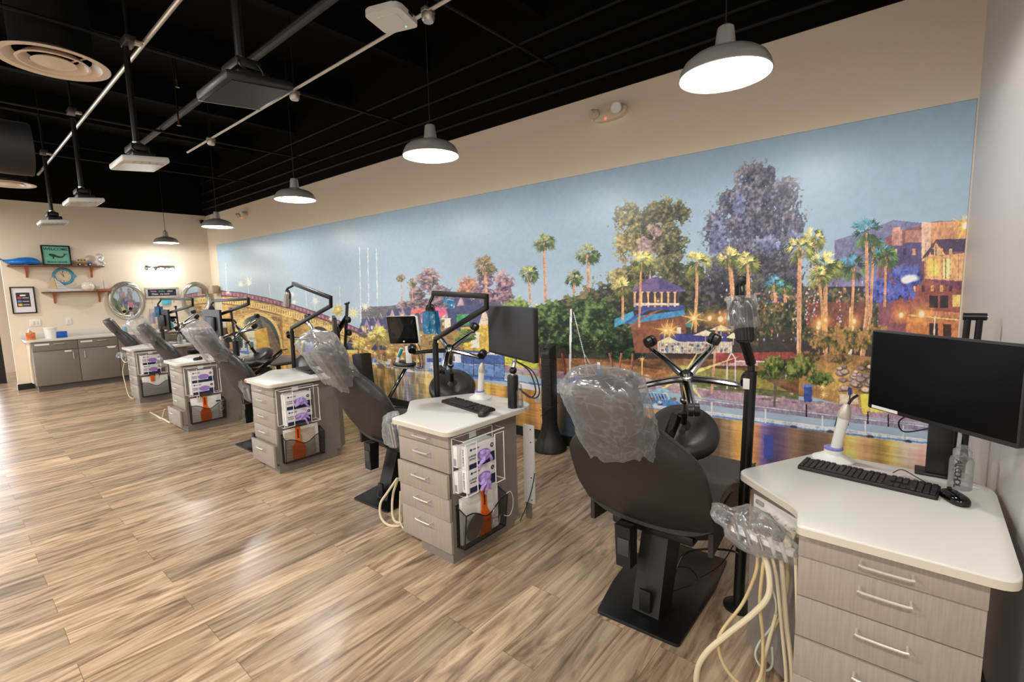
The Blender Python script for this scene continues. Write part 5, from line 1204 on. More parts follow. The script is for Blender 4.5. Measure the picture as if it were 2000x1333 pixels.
m = MB(); m.grid(lambda u, v: Vector((.10*(u-.5), .012*math.sin(u*9), .045*(v-.5)+.02*math.sin(u*6))), 14, 6); m.noise(.012, 4, 30); m.build('film', FILMB, t, ang=180)
for k_, (px, py, yy) in {'D': (438, 0, 0)}.items(): pass
# scanner standing at the second chair
pS = at(790, 716, y=-1.22)
t = thing('oral_scanner', 'tablet scanner with teal grip on a dark ring base above the second chair', 'scanner', pS)
MB().bar((0.02, 0, -.01), at(757, 783, y=-1.36)-pS, .034, .014, .003, (0, -1, .2)).build('support_bar', BLKG, t)
MB().box((0, 0, -.004), (.20, .10, .008), None, .003).build('tray', STEEL, t)
rg = MB(); rg.tube([(.115*math.cos(a), .07*math.sin(a), .025) for a in np.linspace(0, 2*PI, 25)[:-1]], .018, 10, 1, True); rg.build('ring_base', BLKPL, t)
MB().bar((-.055, -.05, .01), (.0, -.02, .17), .03, .03, .006).build('wand', WHT, t)
MB().bar((-.018, -.045, .09), (.012, -.028, .165), .034, .02, .006).build('teal_grip', TEAL, t)
MB().bar((.07, .0, .02), (.05, .01, .19), .05, .03, .008).build('neck', WHT, t)
a = Vector((.80, .60, 0)); M = frameM(Vector((-.12, -.06, .205)), a, (0, -.10, 1)) 
MB().prism(rounded([(0, 0), (.285, 0), (.285, .255), (0, .255)], .02, 4), -.022, 0, M, .004).build('housing', WHT, t)
MB().prism(rounded([(.002, .002), (.268, .002), (.268, .253), (.002, .253)], .016, 4), 0, .003, M).build('bezel', BLKG, t)
MB().box((.135, .142, .0035), (.225, .19, .001), M).build('display', mat('glossy_dark_screen', (22, 22, 23), .03, 0, .6), t)
MB().cyl(M @ Vector((.135, .022, .003)), M @ Vector((.135, .022, .005)), .008, None, 14).build('home_button', WHT, t)
for s in (0, .03): MB().tube([M @ Vector((.2+s, .05, -.03)), M @ Vector((.24+s, -.08, -.04)), Vector((.16+s, .05, .0)), Vector((.13, .03, .0))], .0035, 6, 5).build('cable', BLKPL, t)

# ------------------------------------------------------------------ bags of instruments and hoses
def hose(label, pts, r, m, name='hose', group=None):
    o = MB().tube(pts, r, 10, 6).build(name, m); return tag(o, label, 'hose', group)
yb = -2.03
def H(seq, r, m, label, ys=None):
    n = len(seq); P = []
    for i, p in enumerate(seq):
        y_ = yb if ys is None else ys[i]
        v = at(p[0], p[1], y=y_); v.z = max(v.z, r+.001); P.append(v)
    return P, r, m, label
hs = [H([(1492, 1085), (1502, 1120), (1500, 1165), (1470, 1200), (1420, 1240), (1380, 1275), (1362, 1310), (1366, 1350), (1420, 1420), (1500, 1440), (1545, 1330)], .0105, CREAM, 'thickest cream hose looping left onto the floor below the bagged instruments', [-2.05, -2.06, -2.08, -2.1, -2.13, -2.15, -2.15, -2.13, -2.08, -1.96, -1.9]),
      H([(1480, 1080), (1476, 1120), (1450, 1180), (1412, 1230), (1402, 1262), (1420, 1310), (1460, 1345), (1486, 1320), (1490, 1250), (1484, 1180), (1490, 1110), (1494, 1085)], .0062, CREAM2, 'yellowish thin hose hanging in a long loop below the bagged instruments', [-2.04]*3+[-2.12, -2.13, -2.12, -2.1, -2.06, -2.05, -2.05, -2.05, -2.05]),
      H([(1508, 1088), (1518, 1140), (1526, 1220), (1534, 1300), (1540, 1380), (1560, 1470)], .0062, CREAM, 'thin straight cream hose, left of the pair running down the desk side', [-2.04, -2.03, -2.02, -2.0, -1.98, -1.95]),
      H([(1526, 1092), (1530, 1140), (1536, 1220), (1546, 1300), (1552, 1380), (1570, 1470)], .0092, CREAM, 'straight fat cream hose right of the thin one on the desk side', [-2.02, -2.01, -2.0, -1.99, -1.97, -1.95]),
      H([(1538, 1096), (1538, 1140), (1530, 1190), (1505, 1240), (1494, 1290), (1492, 1350), (1500, 1450)], .0068, CREAM2, 'tan hose bending left behind the straight ones on the desk side', [-1.99, -1.98, -1.96, -1.97, -1.98, -1.98, -1.95]),
      H([(1554, 1090), (1556, 1150), (1558, 1240), (1560, 1320), (1558, 1400), (1560, 1470)], .0062, CREAM, 'cream hose closest to the drawers of the nearest desk', [-2.06, -2.06, -2.06, -2.06, -2.04, -2.0]),
      H([(1505, 1140), (1516, 1180), (1510, 1220), (1482, 1258), (1476, 1285), (1494, 1310), (1508, 1300), (1508, 1265)], .0042, mat('pale_green_hose', (186, 196, 180), .45), 'pale green thin tube curling behind the hoses', [-1.97]*8),
      H([(1516, 1200), (1500, 1260), (1490, 1300), (1488, 1370), (1500, 1450)], .0062, CREAM, 'cream hose hanging behind and left of the tan one', [-1.99, -2.0, -2.0, -1.98, -1.95])]
for P, r, m, lab in hs: hose(lab, P, r, m, group='hoses of the nearest desk')
pB = at(1470, 1035, y=-2.03)
t = thing('instrument_rail', 'cream bracket with hanging handpieces inside the clear bag at the nearest desk', 'instrument holder', pB)
MB().bar(at(1430, 1030, y=-2.03)-pB, at(1552, 1082, y=-2.05)-pB, .03, .022, .004).build('rail', WHT, t)
for q, (px, py) in enumerate(((1440, 1030), (1462, 1040), (1486, 1050), (1510, 1062), (1532, 1072))):
    p0 = at(px, py, y=-2.05)-pB
    MB().cyl(p0+Vector((-.01, -.02, .035)), p0+Vector((.008, .0, -.045)), .009, .007, 12).build('handpiece', CHROME if q < 3 else WHT, t)
    MB().cyl(p0+Vector((-.016, -.028, .05)), p0+Vector((-.01, -.02, .035)), .006, .009, 12).build('handpiece_tip', STEEL, t)
MB().bar(at(1548, 1040, y=-1.97)-pB, at(1535, 1075, y=-2.03)-pB, .03, .02, .004).build('bracket', CREAM, t)
def loose_bag(label, c, size, seed, rot=None, open_=True, m_=None):
    t = thing('instrument_bag', label, 'plastic bag', c, 0, 'clear bags over the instruments')
    m = MB()
    def fn(u, v):
        a = 2*PI*u; q = 2*v-1
        r_ = (max(0, 1-abs(q)**3))**.5*.9+.1
        return Vector((size[0]*.5*r_*math.cos(a)*(1+.10*math.sin(5*a+seed)), size[1]*.5*r_*math.sin(a)*(1+.12*math.sin(4*a+seed*2)), size[2]*.5*q))
    m.grid(fn, 56, 22, rot, True); m.noise(.28*min(size), seed, 9); m.noise(.08*min(size), seed+5, 30)
    m.build('bag_film', m_ or FILM, t, ang=180)
loose_bag('crumpled clear bag wrapped around the handpieces at the nearest desk', at(1478, 1040, y=-2.05), (.30, .12, .15), 3, Matrix.Rotation(.25, 4, 'Y'))
pBD = at(770, 838, y=-2.06)
loose_bag('clear bag hanging over the handpieces left of the second desk', at(768, 838, y=-2.06), (.15, .10, .25), 6)
loose_bag('clear bag hanging over the handpieces left of the middle desk', at(484, 757, y=-2.0), (.13, .12, .28), 9)
loose_bag('clear bag bulging left of the fourth desk', at(316, 706, y=-2.08), (.12, .12, .16), 12)
loose_bag('small white bag wrapped around handpieces left of the furthest desk', at(237, 694, y=-2.05), (.24, .12, .10), 15)
for k, px, py, y_, lab in (('D', 768, 848, -2.05, 'second'), ('C', 486, 765, -2.0, 'middle')):
    c = at(px, py, y=y_); t = thing('instrument_rail', 'grey handpiece holder inside the clear bag left of the '+lab+' desk', 'instrument holder', c)
    MB().bar((-.03, 0, .06), (.06, .05, .03), .03, .02, .004).build('rail', WHT, t)
    for q in range(3): MB().cyl((-.02+q*.03, -.01, .07), (.0+q*.03, .0, -.09), .010, .007, 10).build('handpiece', STEEL if q < 2 else mat('dark_handpiece', (60, 60, 62), .35), t)
def FL(seq, r, ys): return [Vector((v.x, v.y, max(v.z, r+.001))) for v in [at(p[0], p[1], y=y) for p, y in zip(seq, ys)]]
hose('outer cream hose looping to the floor left of the second desk', FL([(776, 935), (755, 965), (743, 985), (744, 1010), (757, 1030), (778, 1040), (790, 1041)], .0085, [-1.98, -2.02, -2.06, -2.08, -2.08, -2.05, -2.0]), .0085, CREAM, group='hoses of the second desk')
hose('inner cream hose looping behind the drawers of the second desk', FL([(778, 935), (768, 965), (766, 1000), (772, 1030), (784, 1034), (782, 1000), (786, 960)], .0085, [-1.95, -1.97, -2.0, -2.02, -2.0, -1.95, -1.9]), .0085, CREAM, group='hoses of the second desk')
hose('short cream hose end lying on the floor by the second desk plinth', FL([(782, 960), (781, 1010), (786, 1045), (795, 1058), (801, 1045)], .006, [-2.0, -2.02, -2.03, -2.03, -1.95]), .006, CREAM, group='hoses of the second desk')
hose('cream hoses curling on the floor left of the fourth desk', FL([(322, 800), (316, 818), (308, 832), (297, 833), (318, 830), (333, 829), (322, 820), (318, 833), (330, 838)], .012, [-2.2]*9), .010, CREAM)
hose('cream hose looping from the furthest desk to the floor', FL([(246, 700), (240, 725), (245, 750), (252, 774), (263, 778), (258, 768)], .010, [-2.05, -2.08, -2.12, -2.12, -2.1, -2.0]), .008, CREAM)
hose('cream tube sagging between furthest chair and its desk', FL([(240, 690), (238, 700), (244, 708), (252, 706)], .008, [-2.05, -2.08, -2.1, -2.05]), .007, WHT)
for lab, seq, ys in (('thick black cable arching from the base of the nearest chair', [(1318, 1120), (1335, 1085), (1368, 1074), (1410, 1074), (1440, 1080), (1452, 1090)], [-1.62, -1.55, -1.5, -1.5, -1.52, -1.5]), ('thin black cable curling on the plate of the nearest chair', [(1318, 1108), (1345, 1110), (1362, 1130), (1352, 1142), (1330, 1150), (1312, 1156)], [-1.6, -1.55, -1.53, -1.55, -1.6, -1.66]), ('thin black cable crossing the floor towards the nearest lamp post', [(1366, 1130), (1400, 1110), (1418, 1090), (1432, 1066)], [-1.52, -1.45, -1.4, -1.35])):
    P = FL(seq, .004, ys)
    for v in P: v.z = max(v.z, .022)
    tag(MB().tube(P, .0055 if 'thick' in lab else .003, 8, 6).build('cable', BLKPL), lab, 'cable')
tag(MB().tube(FL([(1044, 925), (1040, 950), (1030, 985), (1016, 1018)], .003, [-1.42, -1.42, -1.46, -1.50]), .003, 8, 6).build('cable', BLKPL), 'thin black cable drooping beside the white board to the floor', 'cable')

# ------------------------------------------------------------------ tower fan, wall sockets
t = thing('tower_fan', 'black tower fan with slotted front standing against the mural', 'fan', (9.155, -.185, 0))
MB().lathe([(.001, 0), (.158, 0), (.165, .008), (.160, .03), (.125, .10), (.092, .18), (.074, .27), (.068, .33), (.001, .33)], 36).build('base', BLKPL, t)
m = MB()
prof = lambda a: (.068*math.copysign(abs(math.cos(a))**.75, math.cos(a)), .072*math.copysign(abs(math.sin(a))**.8, math.sin(a)))
n = 36; rs = []
for z in (.30, .34, .42, .90, .94):
    rs.append([m.bm.verts.new((prof(2*PI*i/n)[0]*(1 if z < .93 else .97), prof(2*PI*i/n)[1]*(1 if z < .93 else .97), z)) for i in range(n)])
rs.append([m.bm.verts.new((prof(2*PI*i/n)[0]*.95, prof(2*PI*i/n)[1]*.95, .965+.075*(.5+.5*math.sin(2*PI*i/n+.5)))) for i in range(n)])
rs.append([m.bm.verts.new((prof(2*PI*i/n)[0]*.86, prof(2*PI*i/n)[1]*.86, .972+.075*(.5+.5*math.sin(2*PI*i/n+.5)))) for i in range(n)])
m.skin(rs); m.build('body', BLKPL, t, ang=45)
g = MB()
for i in range(34):
    z = .43+i*.0142
    pts = [(prof(R(a))[0]*1.02, prof(R(a))[1]*1.02, z) for a in range(182, 318, 9)]
    g.wire(pts, .0022, 6)
g.build('front_grille', mat('grille_plastic', (62, 62, 64), .4), t)
MB().tube([(-.075, -.045, .33), (-.02, -.088, .37), (.05, -.075, .43), (.078, -.02, .46), (.06, .06, .47)], .003, 6, 5).build('wrapped_cable', BLKPL, t)
MB().box((-.038, -.083, .40), (.035, .004, .008), Matrix.Rotation(-.35, 4, 'Z'), .001).build('name_strip', mat('grey_print', (150, 150, 156), .7), t)
MB().prism(rounded([(-.05, -.03), (.05, -.03), (.05, .03), (-.05, .03)], .02, 4), .985, 1.0, Matrix.Rotation(.0, 4, 'X')).build('control_panel', BLKG, t)
def outlet(name, px, py, label, w=.075, h=.118, plane='y', slots=True, group='wall sockets'):
    if plane == 'y': p = at(px, py, y=-.006); M = frameM(Vector((0, 0, 0)), (1, 0, 0), (0, 0, 1))
    else: p = at(px, py, x=.004); M = frameM(Vector((0, 0, 0)), (0, 1, 0), (0, 0, 1))
    t = thing(name, label, 'wall socket' if slots else 'light switch', p, 0, group)
    MB().prism(rounded([(-w/2, -h/2), (w/2, -h/2), (w/2, h/2), (-w/2, h/2)], .008, 3), -.004, .003, M, .0015).build('cover_plate', WHT, t)
    n = max(1, round(w/.06))
    for q in range(n):
        x = (q-(n-1)/2)*.046
        MB().box((x, 0, .0035), (.033, .066, .004), M, .002).build('insert', mat('warm_white_plastic', (214, 210, 200), .4), t)
    return t
outlet('wall_socket', 1050, 776, 'white wall socket low on the mural just left of the tower fan')
outlet('wall_socket', 902, 752, 'white wall socket on the mural behind the second desk, device plugged in')
outlet('wall_socket', 134, 628, 'white wall socket above the far counter, between blue box and chair', plane='x')
outlet('light_switch', 69, 631, 'wide white switch plate above the tissue box', w=.14, plane='x', slots=False, group=None)
t = thing('night_light', 'white plug in device glowing violet on the mural behind the second desk', 'night light', at(892, 745, y=-.035))
MB().box((0, 0, 0), (.05, .045, .15), None, .018).build('body', WHT, t)
MB().box((.027, 0, .01), (.006, .02, .05), None, .002).build('lamp_window', mat('violet_glow', (120, 90, 255), .4, emit=(90, 70, 255), es=6), t)
MB().tube([(0, -.02, -.075), (-.01, -.03, -.10), (-.03, -.02, -.13)], .008, 8).build('plug', BLKPL, t)
# ------------------------------------------------------------------ hanging lamps
WHITEIN = mat('white_enamel', (246, 248, 250), .35)
BULB = mat('lit_bulb', (255, 255, 255), .3, emit=(246, 250, 255), es=14)
PEND = [((1415, 150), 2.56, 'nearest the camera'), ((842, 306), 2.56, 'second from the camera, above the mural middle'), ((577, 391), 2.56, 'third from the camera'), ((425, 444), 2.56, 'fourth from the camera, at the room corner'), ((325, 475), 2.56, 'furthest, hanging in front of the far wall')]
def make_pend():
    t = thing('pendant_lamp', '', 'pendant lamp', (0, 0, 0), 0, 'brushed metal pendant lamps')
    MB().lathe([(.203, .0), (.205, .004), (.197, .035), (.180, .065), (.150, .088), (.105, .104), (.062, .116), (.047, .125), (.040, .19), (.036, .215), (.028, .222), (.001, .222)], 48, cap=False).build('shade', PSTEEL, t)
    MB().lathe([(.2, .002), (.192, .034), (.176, .063), (.147, .085), (.103, .100), (.06, .112), (.001, .115)], 48, cap=False).build('shade_lining', WHITEIN, t)
    MB().lathe([(.001, .035), (.024, .038), (.042, .055), (.045, .072), (.035, .095), (.02, .112), (.001, .113)], 24).build('bulb', BULB, t)
    MB().cyl((0, 0, .22), (0, 0, .245), .012, .006, 12).build('cord_grip', BLKPL, t)
    MB().cyl((0, 0, .24), (0, 0, 1.75), .0035, None, 8).build('cord', BLKPL, t)
    return t
pp = make_pend(); LPOS = []
for i, (px, z, lab) in enumerate(PEND):
    o = pp if i == 0 else copy_tree(pp)
    p = at(*px, z=z); o.location = p; LPOS.append(p.copy())
    o['label'] = 'lit brushed metal pendant lamp, '+lab
def light(kind, name, loc_, energy, color=(1, 1, 1), size=.05, rot=None, **kw):
    l = bpy.data.lights.new(name, kind); l.energy = energy; l.color = color
    if kind == 'AREA': l.shape = kw.get('shape', 'DISK'); l.size = size; l.size_y = kw.get('size_y', size)
    elif kind in ('POINT', 'SPOT'): l.shadow_soft_size = size
    if kind == 'SPOT': l.spot_size = kw.get('angle', R(150)); l.spot_blend = .3
    o = bpy.data.objects.new(name, l); COL.objects.link(o); o.location = loc_
    if rot: o.rotation_euler = rot
    return o
for p in LPOS: light('POINT', 'pendant_light', p+Vector((0, 0, .02)), PEND_W, (1, .97, .93), .045)
# the rest of the room behind the camera has the same rows of lamps
for x in (.8, 3.6, 6.4, 9.2, 12.0):
    for y in (-4.7, -7.4): light('AREA', 'room_light', (x, y, 3.1), ROOM_W, (1, .95, .885), .45)
# warm even world light, added as ambient fill for the room
w = bpy.data.worlds.new('world'); scene.world = w; w.use_nodes = True
w.node_tree.nodes['Background'].inputs['Color'].default_value = (1, .95, .89, 1); w.node_tree.nodes['Background'].inputs['Strength'].default_value = WORLD

# ------------------------------------------------------------------ hanging screens
def tv(px, py, size, label, dark=False, yaw=0, tilt=.10, z=2.62, bottom=None):
    p = at(px, py, z=z)
    t = thing('ceiling_screen', label, 'hanging screen', p, yaw, 'screens hung face down over the chairs')
    M = Matrix.Rotation(tilt, 4, 'X')
    w_, d_ = size
    hm = mat('dark_tv', (24, 24, 25), .4) if dark else mat('silver_tv', (206, 206, 200), .35)
    MB().box((0, 0, 0), (w_, d_, .045), M, .014).build('housing', hm, t)
    MB().box((-.0 if dark else -.03, 0, -.0235), (w_*(.93 if dark else .76), d_*.84, .002), M).build('display', mat('dark_display', (30, 31, 33), .5, spec=.25) if dark else mat('grey_display', (150, 152, 156), .25), t)  # pale display grey stands in for light reflected in the glass
    if not dark:
        m = MB()
        for q in range(4): m.box((w_*.42, -d_*.25+q*d_*.16, -.0235), (.035, .012, .004), M, .001)
        m.build('buttons', mat('grey_switch', (150, 150, 146), .4), t)
    else:
        m = MB(); m.wire([M @ Vector((-w_/2+.01, s*(d_/2-.008), -.022)) for s in (-1, 1)], .003); m.build('edge_strip', NICKEL, t)
    MB().box((0, .02, .05), (w_*.5, d_*.5, .05), M, .015).build('rear_bulge', BLKPL, t)
    MB().box((-.02, 0, .11), (.20, .12, .05), None, .01).build('mount_box', BLKPL, t)
    MB().bar((-.02, 0, .07), (.03, .02, .14), .06, .02, .003).build('tilt_plate', BLKM, t)
    MB().cyl((-.02, 0, .12), (-.02, 0, TRK-p.z), .022, None, 14).build('pole', BLKM, t)
    MB().cyl((-.02, 0, .135), (-.02, 0, .165), .027, None, 14).build('pole_nut', STEEL, t)
    for s in (-1, 1): MB().tube([(.0, .02, .16), (.06, .03*s, .13), (.10, .05*s, .08), (.09, .06, .03)], .005, 8, 5).build('cable', BLKPL, t)
tv(478, 178, (.40, .32), 'large dark hanging screen nearest the camera', True)
tv(272, 320, (.42, .30), 'white hanging screen second from the camera with pale display')
tv(163, 395, (.42, .30), 'white hanging screen third from the camera, against the black ceiling edge')
tv(104, 435, (.40, .30), 'furthest white hanging screen, seen against the far wall')
# ------------------------------------------------------------------ access point, diffusers, emergency lights, camera
p = at(765, 32, z=3.38)
t = thing('access_point', 'white square rounded wireless access point under the ceiling pipes', 'access point', p, .35)
MB().prism(rounded([(-.13, -.13), (.13, -.13), (.13, .13), (-.13, .13)], .045, 6), -.03, .012, None, .008).build('housing', WHT, t)
MB().prism(rounded([(-.075, -.075), (.075, -.075), (.075, .075), (-.075, .075)], .03, 6), -.033, -.029).build('raised_panel', WHT, t)
MB().cyl((.05, .09, -.031), (.05, .09, -.033), .004, None, 10).build('status_light', mat('green_led', (80, 255, 120), .4, emit=(80, 255, 120), es=4), t)
MB().box((.12, .02, .0), (.03, .05, .02), None, .003).build('cable_port', BLKPL, t)
MB().cyl((0, 0, .01), (0, 0, .12), .03, None, 12).build('mount', BLKM, t)
for (px, py), z, r_, lab in (((106, 124), 3.38, .335, 'large round cream ceiling diffuser at the upper left'), ((12, 360), 3.3, .33, 'second round cream ceiling diffuser, cut by the left edge')):
    p = at(px, py, z=z)
    t = thing('air_diffuser', lab, 'air vent', p)
    cm = mat('cream_metal', (226, 208, 186), .4)
    s = r_/.335
    MB().lathe([(.335*s, 0), (.338*s, .004), (.30*s, .012), (.235*s, .055), (.225*s, .055), (.285*s, .004), (.335*s, 0)], 56, cap=False).build('outer_cone', cm, t)
    MB().lathe([(.215*s, -.004), (.218*s, 0), (.16*s, .05), (.15*s, .05), (.20*s, -.004), (.215*s, -.004)], 48, cap=False).build('middle_cone', cm, t)
    MB().lathe([(.001, -.012), (.06*s, -.012), (.115*s, .0), (.13*s, -.002), (.133*s, .002), (.11*s, .02), (.001, .03)], 40).build('centre_disc', cm, t)
    MB().lathe([(.24*s, .05), (.24*s, CEIL-p.z), (.23*s, CEIL-p.z), (.23*s, .05)], 40, cap=False).build('duct_collar', BLKP, t)
    m = MB()
    for q in range(2): m.cyl((.12*math.cos(q*PI+.8), .12*math.sin(q*PI+.8), .01), (.235*s*math.cos(q*PI+.8), .235*s*math.sin(q*PI+.8), .04), .006, None, 8)
    m.build('bridge', cm, t)
p = at(-22, 282, y=-3.6)
t = thing('black_duct', 'fat round black duct end bulging at the left edge under the ceiling', 'duct', p)
MB().tube([(0, .18, .0), (0, .15, 0), (0, .02, .0), (0, -.5, .03), (0, -1.2, .1)], lambda u: .155*min(1, .6+u*6), 28, 4).build('duct_sleeve', mat('black_duct_skin', (9, 9, 11), .6), t)
MB().tube([(.0, 0, .17), (0, 0, CEIL-p.z)], .012, 8, 1).build('hanger', BLKM, t)
def emer(px, py, label, L=.33, mirror=False):
    p = at(px, py, y=-.03)
    t = thing('emergency_light', label, 'emergency light', p, 0, 'twin head emergency lights')
    wm = mat('ivory_plastic', (222, 206, 184), .4)
    MB().prism([(L/2*math.copysign(abs(math.cos(a))**.8, math.cos(a)), .062*math.copysign(abs(math.sin(a))**.8, math.sin(a))) for a in np.linspace(0, 2*PI, 36)[:-1]], -.03, .02, frameM(Vector((0, 0, 0)), (1, 0, 0), (0, 0, 1)), .012).build('body', wm, t)
    for s, d in ((-.115, (-.55, -.6, -.25)), (.095, (.25, -.9, -.25))):
        d = Vector(d).normalized(); c = Vector((s, -.035, .012))
        h = MB().cyl(c-d*.02, c+d*.035, .034, .046, 24).build('lamp_head', wm, t)
        MB().cyl(c+d*.034, c+d*.038, .040, None, 20).build('lens', mat('clear_lens', (200, 200, 190), .15, .3), h)
    MB().cyl((-.02, -.02, -.045), (-.02, -.026, -.045), .006, None, 10).build('red_led', mat('red_led', (255, 60, 40), .4, emit=(255, 50, 30), es=8), t)
emer(1189, 221, 'ivory twin head emergency light high on the wall near the closest pendant')
emer(475, 421, 'small ivory emergency light on the wall near the far corner', .26)
p = at(396, 434, x=.12)
t = thing('security_camera', 'small black security camera in the far upper corner', 'camera', p)
MB().cyl((-.10, -.0, .03), (.01, -.01, .02), .03, None, 14).build('body', BLKPL, t)
MB().cushion((.06, -.03, -.02), (.10, .08, .08), (1, 1)).build('lens_ball', BLKG, t)
MB().cyl((.0, 0, .0), (-.11, .02, .05), .012, None, 10).build('bracket', BLKPL, t)

# ------------------------------------------------------------------ the far wall
FX = .62
p0 = at(74, 760, z=.0)
cy0 = -2.97
t = thing('base_cabinet', 'taupe base cabinet run with drawers and doors under the far counter', 'cabinet', (0, 0, 0))
bounds = [cy0, -2.40, -1.845, -1.28, -.71, -.02]
MB().box2((.003, cy0, .10), (FX-.02, -.004, .85)).build('carcass', FARCAB, t)
MB().box2((.02, cy0+.02, 0), (FX-.075, -.004, .10)).build('plinth', mat('dark_taupe', (96, 90, 82), .5), t)
for i in range(5):
    a, b = bounds[i]+.004, bounds[i+1]-.004
    full = i in (2,)
    if not full:
        d = MB().box2((FX-.02, a, .69), (FX, b, .842), .0015).build('drawer', FARCAB, t)
        h = MB(); yc = (a+b)/2+.05; h.tube([(FX, yc-.065, .80), (FX+.028, yc-.065, .80), (FX+.028, yc+.065, .80), (FX, yc+.065, .80)], .005, 8, 1); h.build('handle', NICKEL, d)
    d = MB().box2((FX-.02, a, .105), (FX, b, .682 if not full else .842), .0015).build('door', FARCAB, t)
    yh = b-.07 if i % 2 == 0 else a+.07
    h = MB(); h.tube([(FX, yh, .63), (FX+.028, yh, .63), (FX+.028, yh, .52), (FX, yh, .52)], .005, 8, 1); h.build('handle', NICKEL, d)
def strip(label, y0, y1, z0, z1):
    tag(MB().box2((FX+.0005, y0, z0), (FX+.002, y1, z1)).build('label_strip', PAPER), label, 'label', 'white label strips on the far cabinets')
strip('white label strip on the leftmost far drawer', -2.94, -2.76, .785, .815)
strip('white label strip on the second far drawer', -2.36, -2.20, .785, .815)
strip('small white label strip on the leftmost far door', -2.58, -2.49, .645, .672)
tag(MB().prism([(-2.02, .68), (-1.87, .68), (-1.90, .645), (-1.99, .645)], .0005, .002, frameM(Vector((FX, 0, 0)), (0, 1, 0), (0, 0, 1))).build('label_strip', PAPER), 'white trapezoid label on the second far door', 'label', 'white label strips on the far cabinets')
t = thing('countertop', 'pale grey far counter with low backsplash along the back wall', 'counter', (0, 0, 0))
MB().prism(rounded([(.003, cy0-.07), (FX+.03, cy0-.07), (FX+.03, -.004), (.003, -.004)], [0, .10, 0, 0], 5), .85, .88, None, .004).build('top', TOPG, t)
MB().box2((.003, cy0-.07, .88), (.022, -.004, .985), .003).build('backsplash', TOPG, t)
MB().box2((.022, -.022, .88), (FX+.02, -.004, .985), .003).build('side_splash', TOPG, t)
t = thing('counter_bracket', 'beige curved support panel under the left end of the far counter', 'bracket', (.01, cy0-.001, 0))
MB().prism([(0, .12), (.30, .12), (.34, .5), (FX-.05, .82), (FX-.05, .85), (0, .85)], 0, .02, frameM(Vector((0, 0, 0)), (1, 0, 0), (0, 0, 1))).build('panel', WALL, t)
# shelves
def shelf(y0, y1, z, label, br):
    t = thing('wall_shelf', label, 'shelf', (0, 0, z), 0, 'wooden wall shelves')
    MB().box2((.002, y0, -.022), (.20, y1, 0), .003).build('board', WOODS, t)
    for y in br:
        MB().prism([(.002, -.022), (.16, -.022), (.15, -.04), (.06, -.09), (.028, -.20), (.002, -.21)], -.012, .012, frameM(Vector((0, y, 0)), (1, 0, 0), (0, 0, 1))).build('bracket', WOODB, t)
shelf(-3.09, -1.83, 2.145, 'upper dark wooden shelf holding the whale and the welcome sign', (-2.86, -2.00))
shelf(-2.71, -1.81, 1.685, 'lower wooden shelf holding the boats and the white pot', (-2.55, -1.93))
def on(px, z, x=.10):      # point on a shelf seen at pixel column px
    lo = at(px, 500, x=x); return Vector((x, lo.y, z))
p = on(46, 2.146)
t = thing('whale_figurine', 'blue glass whale figurine at the left end of the upper shelf', 'whale', p)
m = MB(); m.tube([(0, -.26, .075), (0, -.20, .06), (0, -.12, .05), (0, 0, .065), (0, .10, .068), (0, .165, .05), (0, .185, .04)], lambda u: .012+.058*math.sin(min(1, u*1.05)*PI*.92)**1.3, 16, 6); m.build('body', mat('blue_glass', (30, 110, 190), .12, 0, .6, var=.35, vscale=8), t)
m = MB(); m.slab(lambda u, v: (-.05+.10*u, -.30+.05*v-.03*abs(2*u-1), .078+.02*abs(2*u-1)), lambda u, v: (0, 0, 1), .008, 9, 4); m.build('tail_fluke', MAT['blue_glass'], t)
m = MB(); 
for s in (-1, 1): m.bar((s*.03, .06, .03), (s*.075, .0, .006), .05, .01, .003)
m.build('flippers', MAT['blue_glass'], t)
p = on(110, 2.146, .05)
t = thing('welcome_sign', 'black framed green WELCOME sign with whale, standing on the upper shelf', 'sign', p)
W_, H_ = .385, .355; lean = frameM(Vector((.03, -W_/2, .002)), (0, 1, 0), (-.10, 0, 1))
SG = mat('sign_green', (112, 178, 152), .6, var=.06, vscale=12); SD = mat('sign_dark', (30, 62, 60), .6)
m = MB()
for a, b in (((0, 0), (W_, .022)), ((0, H_-.022), (W_, H_)), ((0, .022), (.022, H_-.022)), ((W_-.022, .022), (W_, H_-.022))): m.box2((*a, -.012), (*b, .012), .002, lean)
m.build('frame', BLKM, t); MB().box2((.02, .02, -.006), (W_-.02, H_-.02, .002), 0, lean).build('board', SG, t)
text_mesh('WELCOME', .062, 'painted_word', SD, t, lean @ Matrix.Translation((W_/2, H_-.068, .003)), bold=True, sx=1.05)
text_mesh('BEACH HOUSE', .043, 'painted_word', SD, t, lean @ Matrix.Translation((W_/2, .060, .003)), bold=True, sx=.92)
m = MB(); m.prism([(x*1.25, y*1.3+.005) for x, y in ((.07, .145), (.09, .157), (.13, .15), (.17, .125), (.20, .118), (.225, .13), (.235, .15), (.228, .165), (.245, .156), (.27, .158), (.255, .145), (.243, .14), (.235, .12), (.21, .102), (.175, .098), (.13, .115), (.125, .09), (.112, .082), (.112, .112), (.085, .125))], .002, .004, lean); m.build('painted_whale', SD, t, smooth=False)
p = on(163, 2.146, .10)
t = thing('toy_wagon_car', 'small wood panelled vintage toy car with blue bonnet on the upper shelf', 'toy car', p)
cb = mat('toy_cream', (212, 186, 130), .5); cbw = mat('toy_wood', (140, 110, 60), .5); cbb = mat('toy_blue', (40, 96, 170), .35)
MB().box((0, -.03, .05), (.085, .15, .045), None, .012).build('body', cbw, t); MB().box((0, -.04, .092), (.078, .125, .045), None, .015).build('cabin', cb, t); MB().box((0, .07, .048), (.07, .085, .04), None, .016).build('bonnet', cbb, t)
m = MB(); 
for s in (-1, 1):
    for q in range(3): m.box((s*.0395, -.083+.042*q, .097), (.002, .03, .02), None, .002)
